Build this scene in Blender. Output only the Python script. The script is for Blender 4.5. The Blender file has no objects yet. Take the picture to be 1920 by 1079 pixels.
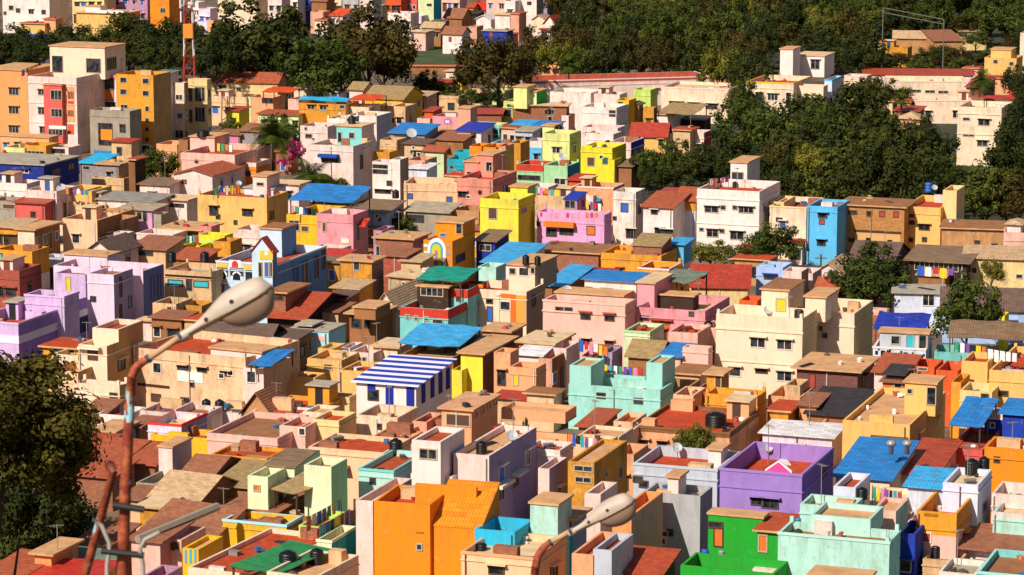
import bpy, math, random
from mathutils import Vector, Matrix
random.seed(7)
SC = bpy.context.scene
COL = SC.collection
F = 5600.0; CAMZ = 60.0; PITCH = math.atan(980.0 / F)
FW = Vector((0, math.cos(PITCH), -math.sin(PITCH))); UP = Vector((0, math.sin(PITCH), math.cos(PITCH)))
CAM = Vector((0, 0, CAMZ))

def ray(x, y):
    return FW + Vector((1, 0, 0)) * ((x - 960) / F) - UP * ((y - 539.5) / F)
def at_z(x, y, z):
    d = ray(x, y); t = (z - CAMZ) / d.z
    return CAM + d * t
def at_y(x, y, dist):
    d = ray(x, y); return CAM + d * (dist / d.y)
def proj(p):
    v = p - CAM; d = v.dot(FW)
    return 960 + F * v.x / d, 539.5 - F * v.dot(UP) / d

# ---------------------------------------------------------------- materials
def lin(h):
    h = h.lstrip('#')
    out = []
    for i in (0, 2, 4):
        c = int(h[i:i + 2], 16) / 255
        out.append(c / 12.92 if c <= .04045 else ((c + .055) / 1.055) ** 2.4)
    return out
MATS = {}
def nodes_mat(name):
    m = bpy.data.materials.new(name); m.use_nodes = True
    nt = m.node_tree; b = nt.nodes['Principled BSDF']
    return m, nt, b
def N(nt, t, **kw):
    n = nt.nodes.new(t)
    for k, v in kw.items(): setattr(n, k, v)
    return n
def noise(nt, vec, scale, detail=4, rough=.6):
    n = N(nt, 'ShaderNodeTexNoise'); n.inputs['Scale'].default_value = scale
    n.inputs['Detail'].default_value = detail; n.inputs['Roughness'].default_value = rough
    nt.links.new(vec, n.inputs['Vector']); return n.outputs['Fac']
def ramp(nt, fac, a, b, ca=(0, 0, 0, 1), cb=(1, 1, 1, 1)):
    r = N(nt, 'ShaderNodeValToRGB'); e = r.color_ramp.elements
    e[0].position = a; e[0].color = ca; e[1].position = b; e[1].color = cb
    nt.links.new(fac, r.inputs[0]); return r.outputs[0]
def mix(nt, fac, a, b, mode='MIX'):
    m = N(nt, 'ShaderNodeMix', data_type='RGBA', blend_type=mode)
    if isinstance(fac, float): m.inputs[0].default_value = fac
    else: nt.links.new(fac, m.inputs[0])
    for s, i in ((a, 6), (b, 7)):
        if isinstance(s, (tuple, list)): m.inputs[i].default_value = (*s[:3], 1)
        else: nt.links.new(s, m.inputs[i])
    return m.outputs[2]
def pos(nt, sc=(1, 1, 1)):
    g = N(nt, 'ShaderNodeNewGeometry'); mp = N(nt, 'ShaderNodeMapping')
    mp.inputs['Scale'].default_value = sc
    nt.links.new(g.outputs['Position'], mp.inputs['Vector']); return mp.outputs[0]
def mathn(nt, op, a, b):
    m = N(nt, 'ShaderNodeMath', operation=op)
    for i, s in enumerate((a, b)):
        if isinstance(s, (int, float)): m.inputs[i].default_value = s
        else: nt.links.new(s, m.inputs[i])
    return m.outputs[0]
K = 1.0
def paint(hexc, wear=.35):
    key = ('p', hexc, wear)
    if key in MATS: return MATS[key]
    m, nt, b = nodes_mat('painted_plaster_' + hexc)
    c = [min(.9, v * K) for v in lin(hexc)]
    g = .2126 * c[0] + .7152 * c[1] + .0722 * c[2]
    dirty = [v * .42 + g * .14 for v in c]; dirty[2] *= .8
    pale = [min(.85, v * .7 + .32) for v in c]
    n1 = ramp(nt, noise(nt, pos(nt), .45, 6, .62), .42, .72)
    st = ramp(nt, noise(nt, pos(nt, (1, 1, .3)), 1.3, 6, .7), .48, .75)
    f = mathn(nt, 'MULTIPLY', mathn(nt, 'ADD', mathn(nt, 'MULTIPLY', n1, .6), st), wear)
    col = mix(nt, f, c, dirty)
    bl_ = ramp(nt, noise(nt, pos(nt), 3.4, 6, .75), .56, .70)
    col = mix(nt, mathn(nt, 'MULTIPLY', bl_, min(1, wear * .9)), col, [v * .3 + .015 for v in c])
    tcg = N(nt, 'ShaderNodeTexCoord'); sg_ = N(nt, 'ShaderNodeSeparateXYZ'); nt.links.new(tcg.outputs['Generated'], sg_.inputs[0])
    topm = ramp(nt, sg_.outputs[2], .62, 1.0); rs_ = ramp(nt, noise(nt, pos(nt, (1, 1, .16)), 2.3, 6, .75), .47, .66)
    col = mix(nt, mathn(nt, 'MULTIPLY', mathn(nt, 'MULTIPLY', topm, rs_), min(.6, .16 + wear * .5)), col, [v * .3 + .02 for v in c])
    pe = ramp(nt, noise(nt, pos(nt), 1.3, 6, .7), .60, .68)
    col = mix(nt, mathn(nt, 'MULTIPLY', pe, wear * .55), col, pale)
    nt.links.new(col, b.inputs['Base Color']); b.inputs['Roughness'].default_value = .85
    b.inputs['Specular IOR Level'].default_value = .25
    MATS[key] = m; return m
def terrace(hexc, wear=.55):
    key = ('t', hexc)
    if key in MATS: return MATS[key]
    m, nt, b = nodes_mat('terrace_floor_' + hexc)
    c = lin(hexc); dk = [v * .45 for v in c]; lt = [min(.7, v * .55 + .28) for v in c]; lt[2] *= .8
    n1 = ramp(nt, noise(nt, pos(nt), .8, 7, .7), .40, .66)
    col = mix(nt, mathn(nt, 'MULTIPLY', n1, wear), c, dk)
    n2 = ramp(nt, noise(nt, pos(nt), 1.9, 5, .75), .56, .74)
    col = mix(nt, mathn(nt, 'MULTIPLY', n2, .5), col, lt)
    nt.links.new(col, b.inputs['Base Color']); b.inputs['Roughness'].default_value = .9
    b.inputs['Specular IOR Level'].default_value = .2
    MATS[key] = m; return m
def sheet(hexc, kind='sheet'):
    """corrugated sheet or clay tile courses, running in the object's own frame"""
    key = (kind, hexc)
    if key in MATS: return MATS[key]
    m, nt, b = nodes_mat(kind + '_roofing_' + hexc)
    c = lin(hexc)
    tc = N(nt, 'ShaderNodeTexCoord')
    w = N(nt, 'ShaderNodeTexWave', bands_direction='X'); w.inputs['Scale'].default_value = 1.9 if kind == 'tile' else 1.35
    w.inputs['Distortion'].default_value = .6 if kind == 'tile' else .15
    nt.links.new(tc.outputs['Object'], w.inputs['Vector'])
    k = .62 if kind == 'tile' else .84
    col = mix(nt, w.outputs['Fac'], [v * k for v in c], [min(.9, v * 1.12) for v in c])
    n1 = ramp(nt, noise(nt, pos(nt), 1.6, 6, .7), .42, .7)
    col = mix(nt, mathn(nt, 'MULTIPLY', n1, .6 if kind == 'tile' else .3), col, [v * .4 + .02 for v in c])
    bk = N(nt, 'ShaderNodeTexBrick'); bk.inputs['Scale'].default_value = .55 if kind == 'sheet' else 1.1; nt.links.new(tc.outputs['Object'], bk.inputs['Vector'])
    bk.inputs['Color1'].default_value = (1.12, 1.12, 1.12, 1); bk.inputs['Color2'].default_value = (.72, .72, .72, 1); bk.inputs['Mortar'].default_value = (.5, .45, .42, 1); bk.inputs['Mortar Size'].default_value = .008; bk.inputs['Bias'].default_value = -.2
    col = mix(nt, 1.0, col, bk.outputs[0], 'MULTIPLY')
    rs = ramp(nt, noise(nt, pos(nt), .9, 7, .75), .56, .68); col = mix(nt, mathn(nt, 'MULTIPLY', rs, .55 if kind == 'sheet' else .3), col, (.22, .10, .05))
    if kind == 'tile':
        n2 = ramp(nt, noise(nt, pos(nt), 3.1, 4, .7), .58, .7)
        col = mix(nt, mathn(nt, 'MULTIPLY', n2, .45), col, [min(.6, v * .8 + .16) for v in c])
    nt.links.new(col, b.inputs['Base Color']); b.inputs['Roughness'].default_value = .8 if kind == 'tile' else .5
    bp = N(nt, 'ShaderNodeBump'); bp.inputs['Strength'].default_value = .6; bp.inputs['Distance'].default_value = .03
    nt.links.new(w.outputs['Fac'], bp.inputs['Height']); nt.links.new(bp.outputs[0], b.inputs['Normal'])
    MATS[key] = m; return m
def striped(c1, c2):
    key = ('st', c1, c2)
    if key in MATS: return MATS[key]
    m, nt, b = nodes_mat('striped_sheet')
    tc = N(nt, 'ShaderNodeTexCoord'); sp = N(nt, 'ShaderNodeSeparateXYZ'); nt.links.new(tc.outputs['Object'], sp.inputs[0])
    fr = mathn(nt, 'FRACT', mathn(nt, 'MULTIPLY', sp.outputs[1], .62), 0)
    gt = mathn(nt, 'GREATER_THAN', fr, .5)
    nt.links.new(mix(nt, gt, lin(c1), lin(c2)), b.inputs['Base Color']); b.inputs['Roughness'].default_value = .6
    MATS[key] = m; return m
def brickm(hexc):
    key = ('b', hexc)
    if key in MATS: return MATS[key]
    m, nt, b = nodes_mat('bare_brick_' + hexc)
    c = lin(hexc)
    tc = N(nt, 'ShaderNodeTexCoord'); mp = N(nt, 'ShaderNodeMapping'); mp.inputs['Rotation'].default_value = (math.pi / 2, 0, 0)
    nt.links.new(tc.outputs['Object'], mp.inputs[0])
    bt = N(nt, 'ShaderNodeTexBrick'); bt.inputs['Scale'].default_value = 1.6; nt.links.new(mp.outputs[0], bt.inputs['Vector'])
    bt.inputs['Color1'].default_value = (*[v * 1.1 for v in c], 1); bt.inputs['Color2'].default_value = (*[v * .65 for v in c], 1)
    bt.inputs['Mortar'].default_value = (*[v * .6 + .12 for v in c], 1); bt.inputs['Mortar Size'].default_value = .015
    n1 = ramp(nt, noise(nt, pos(nt), 1.0, 6, .7), .4, .7)
    col = mix(nt, mathn(nt, 'MULTIPLY', n1, .6), bt.outputs[0], [v * .5 + .03 for v in c])
    nt.links.new(col, b.inputs['Base Color']); b.inputs['Roughness'].default_value = .9
    MATS[key] = m; return m
def plain(hexc, rough=.6, metal=0.0, wob=.25):
    key = ('s', hexc, rough, metal)
    if key in MATS: return MATS[key]
    m, nt, b = nodes_mat('surface_' + hexc)
    c = lin(hexc)
    n1 = ramp(nt, noise(nt, pos(nt), 2.2, 4, .6), .4, .7)
    nt.links.new(mix(nt, mathn(nt, 'MULTIPLY', n1, wob), c, [v * .5 for v in c]), b.inputs['Base Color'])
    b.inputs['Roughness'].default_value = rough; b.inputs['Metallic'].default_value = metal
    MATS[key] = m; return m
def glass():
    if 'glass' in MATS: return MATS['glass']
    m, nt, b = nodes_mat('dark_window_glass')
    g = noise(nt, pos(nt), 1.4, 2)
    nt.links.new(ramp(nt, g, .4, .62, (.006, .008, .014, 1), (.05, .055, .06, 1)), b.inputs['Base Color'])
    b.inputs['Roughness'].default_value = .25; MATS['glass'] = m; return m
def foliage(c1, c2, name):
    key = ('f', c1, c2)
    if key in MATS: return MATS[key]
    m, nt, b = nodes_mat(name)
    oi = N(nt, 'ShaderNodeObjectInfo')
    at = N(nt, 'ShaderNodeAttribute', attribute_name='leafv')
    a = lin(c1); d = lin(c2)
    col = mix(nt, at.outputs['Fac'], a, d)
    tint = ramp(nt, oi.outputs['Random'], 0, 1, (.72, .8, .7, 1), (1.25, 1.12, .95, 1))
    col = mix(nt, 1.0, col, tint, 'MULTIPLY')
    nt.links.new(col, b.inputs['Base Color']); b.inputs['Roughness'].default_value = .75
    b.inputs['Specular IOR Level'].default_value = .15
    tr = N(nt, 'ShaderNodeBsdfTranslucent'); nt.links.new(col, tr.inputs[0])
    ms = N(nt, 'ShaderNodeMixShader'); ms.inputs[0].default_value = .18
    nt.links.new(b.outputs[0], ms.inputs[1]); nt.links.new(tr.outputs[0], ms.inputs[2])
    nt.links.new(ms.outputs[0], nt.nodes['Material Output'].inputs[0])
    MATS[key] = m; return m

C = dict(tilered='bc5642',

 white='f2ddd4', whitepink='efd0c6', bluewhite='d9dcec', cream='f4d4b6', peachcream='f2c298', creamyel='efcb8c', peachyel='eeb868',
 peach='eba676', peachpink='e0a287', salmon='e58e7c', pink='eb98a2', palepink='efb9a8', mauve='c08aa8', orchid='eaa3cf',
 orange='f08a14', mustard='e89c2a', ochre='d9932a', yellow='f2dc3e', lemon='eedb20', yeldeep='f5b81c', lime='c8dd6c', limepale='e0e08e',
 palegreen='d5dfa8', mint='a9d8a0', mintpale='dfe7ba', green='1fa32a', teal='18a6b8', turq='7ccbc6', aqua='a0d8cc', aquapale='b4e0d2',
 cyan='2fb6dc', skyblue='5cb8e8', skypale='aadfe6', royal='1f3fb0', navy='20328c', blueslate='6c98c8', iceblue='c6daee', paleblue='a9bfe8', lav='d6b4e0',
 lavwhite='eacfe0', lavgrey='a795b4', purple='a07cc4', purpledk='7c60ac', bluepurple='6e70a4', grey='b4b0b2', greyblue='bfc2cc', stone='9c9090', tan='c89a60',
 brown='8a5a38', brownwall='a46c42', darkwood='3c2a20', ruin='c48e5c', oldcream='e0b486', red='d23a26', orangered='dd5c2a', coral='de5f58',
 apricot='f09a5c', concrete='a89a88', ceramic='f6efe8', beige='c6a882')
R = dict(peachtop='dca27a', red='c04a26', rust='b5502e', grey='b4a692', tan='d6a272', brown='a06c48', pale='e4c298', green='6d7a5a')

# ---------------------------------------------------------------- mesh builder
class MB:
    def __init__(s): s.v = []; s.f = []; s.m = []; s.mats = []
    def mi(s, mat):
        if mat not in s.mats: s.mats.append(mat)
        return s.mats.index(mat)
    def poly(s, pts, mat):
        n = len(s.v); s.v += [tuple(p) for p in pts]; s.f.append(tuple(range(n, n + len(pts)))); s.m.append(s.mi(mat))
    def box(s, x0, x1, y0, y1, z0, z1, mat, top=None, side=None, nobot=False):
        p = [(x0, y0, z0), (x1, y0, z0), (x1, y1, z0), (x0, y1, z0), (x0, y0, z1), (x1, y0, z1), (x1, y1, z1), (x0, y1, z1)]
        fs = [((0, 1, 5, 4), mat), ((1, 2, 6, 5), side or mat), ((2, 3, 7, 6), mat), ((3, 0, 4, 7), mat), ((4, 5, 6, 7), top or mat)]
        if not nobot: fs.append(((3, 2, 1, 0), mat))
        n = len(s.v); s.v += p
        for f, m in fs: s.f.append(tuple(n + i for i in f)); s.m.append(s.mi(m))
    def lathe(s, prof, mat, c=(0, 0, 0), seg=14, axis=None):
        n = len(s.v)
        for r, z in prof:
            for i in range(seg):
                a = 2 * math.pi * i / seg; s.v.append((c[0] + r * math.cos(a), c[1] + r * math.sin(a), c[2] + z))
        for j in range(len(prof) - 1):
            for i in range(seg):
                k = (i + 1) % seg
                s.f.append((n + j * seg + i, n + j * seg + k, n + (j + 1) * seg + k, n + (j + 1) * seg + i)); s.m.append(s.mi(mat))
        s.f.append(tuple(n + i for i in range(seg))[::-1]); s.m.append(s.mi(mat))
        s.f.append(tuple(n + (len(prof) - 1) * seg + i for i in range(seg))); s.m.append(s.mi(mat))
    def tube(s, pts, rad, mat, seg=8):
        pts = [Vector(p) for p in pts]; n = len(s.v); rr = rad if isinstance(rad, (list, tuple)) else [rad] * len(pts)
        ref = None
        for i, p in enumerate(pts):
            t = (pts[min(i + 1, len(pts) - 1)] - pts[max(i - 1, 0)]).normalized()
            if ref is None: ref = Vector((0, 0, 1)) if abs(t.z) < .9 else Vector((1, 0, 0))
            a = t.cross(ref).normalized(); b = t.cross(a).normalized()
            for k in range(seg):
                an = 2 * math.pi * k / seg; s.v.append(tuple(p + (a * math.cos(an) + b * math.sin(an)) * rr[i]))
        for j in range(len(pts) - 1):
            for k in range(seg):
                l = (k + 1) % seg
                s.f.append((n + j * seg + k, n + j * seg + l, n + (j + 1) * seg + l, n + (j + 1) * seg + k)); s.m.append(s.mi(mat))
        s.f.append(tuple(n + i for i in range(seg))); s.m.append(s.mi(mat))
        s.f.append(tuple(n + (len(pts) - 1) * seg + i for i in range(seg))[::-1]); s.m.append(s.mi(mat))
    def mesh(s, name, smooth=False):
        me = bpy.data.meshes.new(name); me.from_pydata(s.v, [], s.f)
        for m in s.mats: me.materials.append(m)
        me.polygons.foreach_set('material_index', s.m)
        if smooth: me.polygons.foreach_set('use_smooth', [True] * len(s.f))
        me.update(); return me
    def build(s, name, parent=None, loc=(0, 0, 0), rz=0, smooth=False):
        o = bpy.data.objects.new(name, s.mesh(name, smooth)); COL.objects.link(o)
        o.location = loc; o.rotation_euler = (0, 0, rz)
        if parent is not None: o.parent = parent
        return o
def tag(o, label, cat, group=None):
    o['label'] = label; o['category'] = cat
    if group: o['group'] = group
    return o
def empty(name, loc, rz=0):
    o = bpy.data.objects.new(name, None); COL.objects.link(o); o.location = loc; o.rotation_euler = (0, 0, rz); o.empty_display_size = .5
    return o
def copy_tree(o, parent=None):
    c = o.copy(); COL.objects.link(c); c.parent = parent
    for ch in list(o.children): copy_tree(ch, c)
    return c

WCOL = {'B': '2a62b8', 'G': '1f5a44', 'R': 'b04030', 'O': 'e07020', 'W': 'e8e4e0', 'T': '38b4c0', 'Y': 'e8c020', 'P': 'd87aa0', 'N': '5a3a28', 'L': '7aa8d8'}
def wallmat(c, wear):
    if c.startswith('brick'): return brickm({'brick': 'a4603c', 'brickdark': '7a4034', 'brickred': 'b04a2c', 'brickochre': 'c0803a'}[c])
    return paint(C[c], wear)

def auto_roof(k, rr):
    """stair room, divider or lean-to on a bare terrace"""
    zr = k.zr; wm = wallmat(k.col, .5)
    if k.W > 3 and k.D > 3:
        for q in range(rr.choice((0, 1, 1, 2))):
            a_, b_, c_ = rr.uniform(.5, 1.1), rr.uniform(.4, .9), rr.uniform(.5, 1.1); lx = rr.uniform(.25, k.W - 2 * a_ - .25) if k.W > 2 * a_ + .6 else .3; ly = rr.choice((.22, k.D - b_ - .22))
            mb = MB(); mb.box(0, min(2 * a_, k.W - .6), 0, b_, 0, c_, rr.choice((wm, wallmat('whitepink', .7), wallmat('oldcream', .8), wallmat('brick', 1))), nobot=True); mb.build('cistern', k.root, (lx, ly, zr + .004 + .003 * q))
    if k.busy: return
    if k.W > 3.6 and k.D > 3.2 and rr.random() < .62:
        w_ = min(k.W * .42, rr.uniform(1.4, 2.4)); d_ = min(k.D * .6, rr.uniform(1.6, 2.6)); h_ = rr.uniform(1.5, 2.0)
        lx = rr.choice((.22, k.W - w_ - .22)); ly = k.D - d_ - .22
        m = wm if rr.random() < .7 else wallmat('whitepink', .4)
        mb = MB(); mb.box(0, w_, 0, d_, 0, h_, m, nobot=True); o = mb.build('stair_room', k.root, (lx, ly, zr + .003))
        sl_ = MB(); sl_.box(-.18, w_ + .18, -.3, d_ + .12, h_ + .003, h_ + .13, terrace(R[rr.choice(('tan', 'pale', 'grey', 'rust'))])); sl_.build('roof_slab', o)
        dm = MB(); dx = w_ * rr.uniform(.2, .5); dm.box(dx, dx + .75, -.03, -.003, .02, min(1.75, h_ - .15), plain(rr.choice(('1c1816', '4a3424', '2c5a8c', '7a3c28')))); dm.build('door', o)
    elif k.W > 4 and rr.random() < .6:
        mb = MB(); x_ = k.W * rr.uniform(.35, .65); mb.box(x_, x_ + .16, .21, k.D - .21, .0, rr.uniform(.6, 1.1), wm, nobot=True); mb.build('divider_wall', k.root, (0, 0, zr + .003))
class Blk:
    """one rectangular block: px corner of its front top edge, size in metres"""
    def __init__(s, root, xl, yl, xr, zt, D, r, owner=None, zb=0.0, org=None):
        s.r = math.radians(r); s.u = Vector((math.cos(s.r), math.sin(s.r), 0)); s.v = Vector((-math.sin(s.r), math.cos(s.r), 0))
        p = at_z(xl, yl, zt) if org is None else org
        lo, hi = .4, 90.0
        for _ in range(40):
            m = (lo + hi) / 2
            if proj(p + s.u * m)[0] < xr: lo = m
            else: hi = m
        s.W = hi; s.zt = zt; s.zb = zb
        q = p + s.u * s.W
        if D < 0:
            lo, hi = 1.5, 32.0
            for _ in range(40):
                m = (lo + hi) / 2
                if proj(q + s.v * m)[0] < -D: lo = m
                else: hi = m
            D = hi
        s.D = D; s.p = Vector((p.x, p.y, 0)); s.owner = owner
    def hit(s, x, y, face='f'):
        d = ray(x, y)
        if face == 'f': n = -s.v; o = s.p
        else: n = s.u; o = s.p + s.u * s.W
        t = (o - CAM).dot(n) / d.dot(n); P = CAM + d * t; rel = P - s.p
        return rel.dot(s.u), rel.dot(s.v), P.z, (P - CAM).dot(FW)
    def win(s, spec, face='f'):
        for it in spec.split(';'):
            it = it.strip()
            if not it: continue
            a = it.split(','); x, y, w, h = [float(q) for q in a[:4]]; fl = a[4] if len(a) > 4 else ''
            U0, V0, Z1, dd = s.hit(x, y, face); U1, V1, Z0, _ = s.hit(x + w, y + h, face)
            if face == 'f':
                c = (U0 + U1) / 2; ww = abs(U1 - U0); lim = s.W
            else:
                c = (V0 + V1) / 2; ww = abs(V1 - V0); lim = s.D
            zc = (Z0 + Z1) / 2; hh = max(.35, h / (F / dd))
            ww = min(max(.35, ww), lim * .96); c = min(max(c, ww / 2 + .03), lim - ww / 2 - .03)
            s.put(c, zc, ww, hh, fl, face)
    def put(s, c, zc, ww, hh, fl='', face='f'):
        hh = min(hh, 2 * (s.zt - .12 - zc)) if zc + hh / 2 > s.zt - .1 else hh
        if hh < .2 or zc < .3: return
        door = 'd' in fl
        pm = glass()
        for ch in fl:
            if ch in WCOL: pm = plain(WCOL[ch])
        fm = plain('e6d6c2') if 'w' in fl else s.fmat
        fw = .09
        mb = MB()
        for (a, b, e, g) in ((-ww / 2 - fw, -ww / 2, -hh / 2, hh / 2), (ww / 2, ww / 2 + fw, -hh / 2, hh / 2), (-ww / 2 - fw, ww / 2 + fw, hh / 2, hh / 2 + fw), (-ww / 2 - fw, ww / 2 + fw, -hh / 2 - fw, -hh / 2)):
            mb.box(a, b, -.07, .02, e, g, fm)
        if ww > .9 and not door and pm is MATS.get('glass'):
            k = int(ww / .55)
            for i in range(1, k): 
                xx = -ww / 2 + ww * i / k; mb.box(xx - .035, xx + .035, -.05, -.012, -hh / 2, hh / 2, fm)
        pane = MB(); pane.box(-ww / 2, ww / 2, -.012, .012, -hh / 2, hh / 2, pm)
        sh = None
        if 's' in fl:
            sh = MB(); col = s.smat
            if 'r' in fl: col = plain('cc4030')
            if 'b' in fl: col = plain('2444a0')
            if 'o' in fl: col = plain('e88020')
            sh.box(-ww / 2 - .25, ww / 2 + .25, -.42, .02, hh / 2 + fw + .04, hh / 2 + fw + .12, col)
        nm = 'door' if door else 'window'
        z = zc - s.ob0
        loc, rz = ((c, -.003, z), 0) if face == 'f' else ((s.W + .003, c, z), math.pi / 2)
        fo = mb.build(nm, s.owner, loc, rz)
        if s.deep: 
            # already on a part: frame, pane and shade become one level of sub-parts
            pane.build('door_panel' if door else 'pane', s.owner, loc, rz)
            if sh: sh.build('sunshade', s.owner, loc, rz)
        else:
            pane.build('door_panel' if door else 'pane', fo)
            if sh: sh.build('sunshade', s.owner, loc, rz)
    def grid(s, c, rws, fl='s', face='f', top=None):
        L = s.W if face == 'f' else s.D
        zt = s.zt - (s.par if top is None else top)
        if rws == 0: return
        st = 3.0
        for j in range(rws):
            zc = zt - 1.45 - j * st
            if zc < .8: break
            for i in range(c):
                cc = L * (i + .5 + random.uniform(-.14, .14)) / c
                w = min(L / c * .6, random.choice((.7, .9, 1.1, 1.3)))
                dr = (random.random() < .12)
                s.put(cc, zc - (.35 if dr else 0), .85 if dr else w, 1.9 if dr else random.choice((.8, 1.0, 1.15)), fl + ('dN' if dr else random.choice(('', '', '', 'w', 'wB'))), face)

ROOFLIFT = [0]
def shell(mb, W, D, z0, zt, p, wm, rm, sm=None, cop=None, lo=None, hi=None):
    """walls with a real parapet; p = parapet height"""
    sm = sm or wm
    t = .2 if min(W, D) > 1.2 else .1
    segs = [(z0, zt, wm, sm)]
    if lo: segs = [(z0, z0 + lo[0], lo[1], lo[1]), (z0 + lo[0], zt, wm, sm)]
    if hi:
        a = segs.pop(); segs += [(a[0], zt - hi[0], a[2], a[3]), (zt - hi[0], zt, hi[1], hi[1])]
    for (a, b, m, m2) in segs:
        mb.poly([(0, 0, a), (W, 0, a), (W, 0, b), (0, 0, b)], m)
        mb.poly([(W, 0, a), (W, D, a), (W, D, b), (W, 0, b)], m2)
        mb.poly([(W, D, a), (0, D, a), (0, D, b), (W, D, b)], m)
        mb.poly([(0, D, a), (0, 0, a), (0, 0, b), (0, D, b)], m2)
    if p <= 0: return
    o = [(0, 0), (W, 0), (W, D), (0, D)]; n = [(t, t), (W - t, t), (W - t, D - t), (t, D - t)]
    cm = cop or wm; zr = zt - p - .06
    for i in range(4):
        j = (i + 1) % 4
        mb.poly([(*o[i], zt), (*o[j], zt), (*n[j], zt), (*n[i], zt)], cm)
        mb.poly([(*n[i], zt), (*n[j], zt), (*n[j], zr), (*n[i], zr)], hi[1] if hi else wm)

def cap(root, W, D, zt, kind, col, p=.9, nm='roof', wm=None, ov=.35, rise=None, deep=False):
    mb = MB()
    if kind == 'flat':
        t = .2 if min(W, D) > 1.2 else .1
        mb.poly([(t, t, zt - p), (W - t, t, zt - p), (W - t, D - t, zt - p), (t, D - t, zt - p)], terrace(R.get(col, col)))
    elif kind == 'slab':
        mb.box(-ov, W + ov, -ov, D + ov, zt - .02, zt + .14, terrace(R['grey'] if col == 'grey' else R['tan']), top=terrace(R.get(col, col)))
    else:
        m = striped('2338a0', 'e8e2ee') if col == 'striped' else sheet(TILE[col], 'tile') if kind[-1] != 's' else sheet(SHEET.get(col) or TILE[col], 'sheet')
        k = kind.rstrip('s'); th = .1
        if k == 'lean':
            rs = rise if rise is not None else D * .07
            a, b = -ov, D + ov; za = zt; zb = zt + rs
            pts = [(-ov, a, za), (W + ov, a, za), (W + ov, b, zb), (-ov, b, zb)]
        if k == 'lean':
            mb.poly([(x, y, z + th) for x, y, z in pts], m); mb.poly([(x, y, z) for x, y, z in pts[::-1]], m)
            for i in range(4):
                j = (i + 1) % 4; A = pts[i]; B_ = pts[j]
                mb.poly([A, B_, (B_[0], B_[1], B_[2] + th), (A[0], A[1], A[2] + th)], m)
            gap = zb - zt - .02
            if gap > .1 and wm:
                mb.poly([(0, D, zt), (W, D, zt), (W, D, zt + rs * .98), (0, D, zt + rs * .98)], wm)
                mb.poly([(0, 0, zt), (0, D, zt), (0, D, zt + rs * .98)], wm); mb.poly([(W, 0, zt), (W, D, zt), (W, D, zt + rs * .98)], wm)
        elif k in ('gable', 'gablex'):
            rs = rise if rise is not None else (D if k == 'gable' else W) * .22
            if k == 'gable':
                P = [(-ov, -ov, zt - .08), (W + ov, -ov, zt - .08), (-ov, D / 2, zt + rs), (W + ov, D / 2, zt + rs), (-ov, D + ov, zt - .08), (W + ov, D + ov, zt - .08)]
                tri = [[(0, 0, zt), (0, D, zt), (0, D / 2, zt + rs - .05)], [(W, 0, zt), (W, D, zt), (W, D / 2, zt + rs - .05)]]
            else:
                P = [(-ov, D + ov, zt - .08), (-ov, -ov, zt - .08), (W / 2, D + ov, zt + rs), (W / 2, -ov, zt + rs), (W + ov, D + ov, zt - .08), (W + ov, -ov, zt - .08)]
                tri = [[(0, 0, zt), (W, 0, zt), (W / 2, 0, zt + rs - .05)], [(0, D, zt), (W, D, zt), (W / 2, D, zt + rs - .05)]]
            up = [(x, y, z + th) for x, y, z in P]
            for a, b, c, d in ((0, 1, 3, 2), (2, 3, 5, 4)):
                mb.poly([up[a], up[b], up[c], up[d]], m); mb.poly([P[d], P[c], P[b], P[a]], m)
            for a, b in ((0, 1), (1, 3), (3, 5), (5, 4), (4, 2), (2, 0)):
                mb.poly([P[a], P[b], up[b], up[a]], m)
            if wm:
                for t3 in tri: mb.poly(t3, wm)
        elif k == 'hip':
            rs = rise if rise is not None else min(W, D) * .25; q = min(W, D) * .42
            A = [(-ov, -ov), (W + ov, -ov), (W + ov, D + ov), (-ov, D + ov)]
            if W >= D: B2 = [(q, D / 2), (W - q, D / 2), (W - q, D / 2 + .05), (q, D / 2 + .05)]
            else: B2 = [(W / 2 - .03, q), (W / 2 + .03, q), (W / 2 + .03, D - q), (W / 2 - .03, D - q)]
            for i in range(4):
                j = (i + 1) % 4
                mb.poly([(*A[i], zt), (*A[j], zt), (*B2[j], zt + rs), (*B2[i], zt + rs)], m)
            mb.poly([(*b, zt + rs) for b in B2], m)
            mb.poly([(*a, zt - .05) for a in A[::-1]], m)
            for i in range(4):
                j = (i + 1) % 4; mb.poly([(*A[i], zt - .05), (*A[j], zt - .05), (*A[j], zt), (*A[i], zt)], m)
    return mb.build(nm, root)
TILE = dict(rust='bc4a22', brickred='bc5a32', brown='a86846', pale='d8b084', dark='74584a', thatch='b0905e', red='bb3a20')
SHEET = dict(blue='2c80c8', royal='2338a4', bright='42a8e0', navy='1e3a96', grey='9c9488', orange='e0501c', deeporange='ee8a18', red='c23422', green='2f8a4c', teal='149880', white='ece4e4', cyan='28b8e8', greygreen='78826c', rust='b04628', brown='8c6e50', black='3a3230', pale='b8a488', olive='6a6248')

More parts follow.
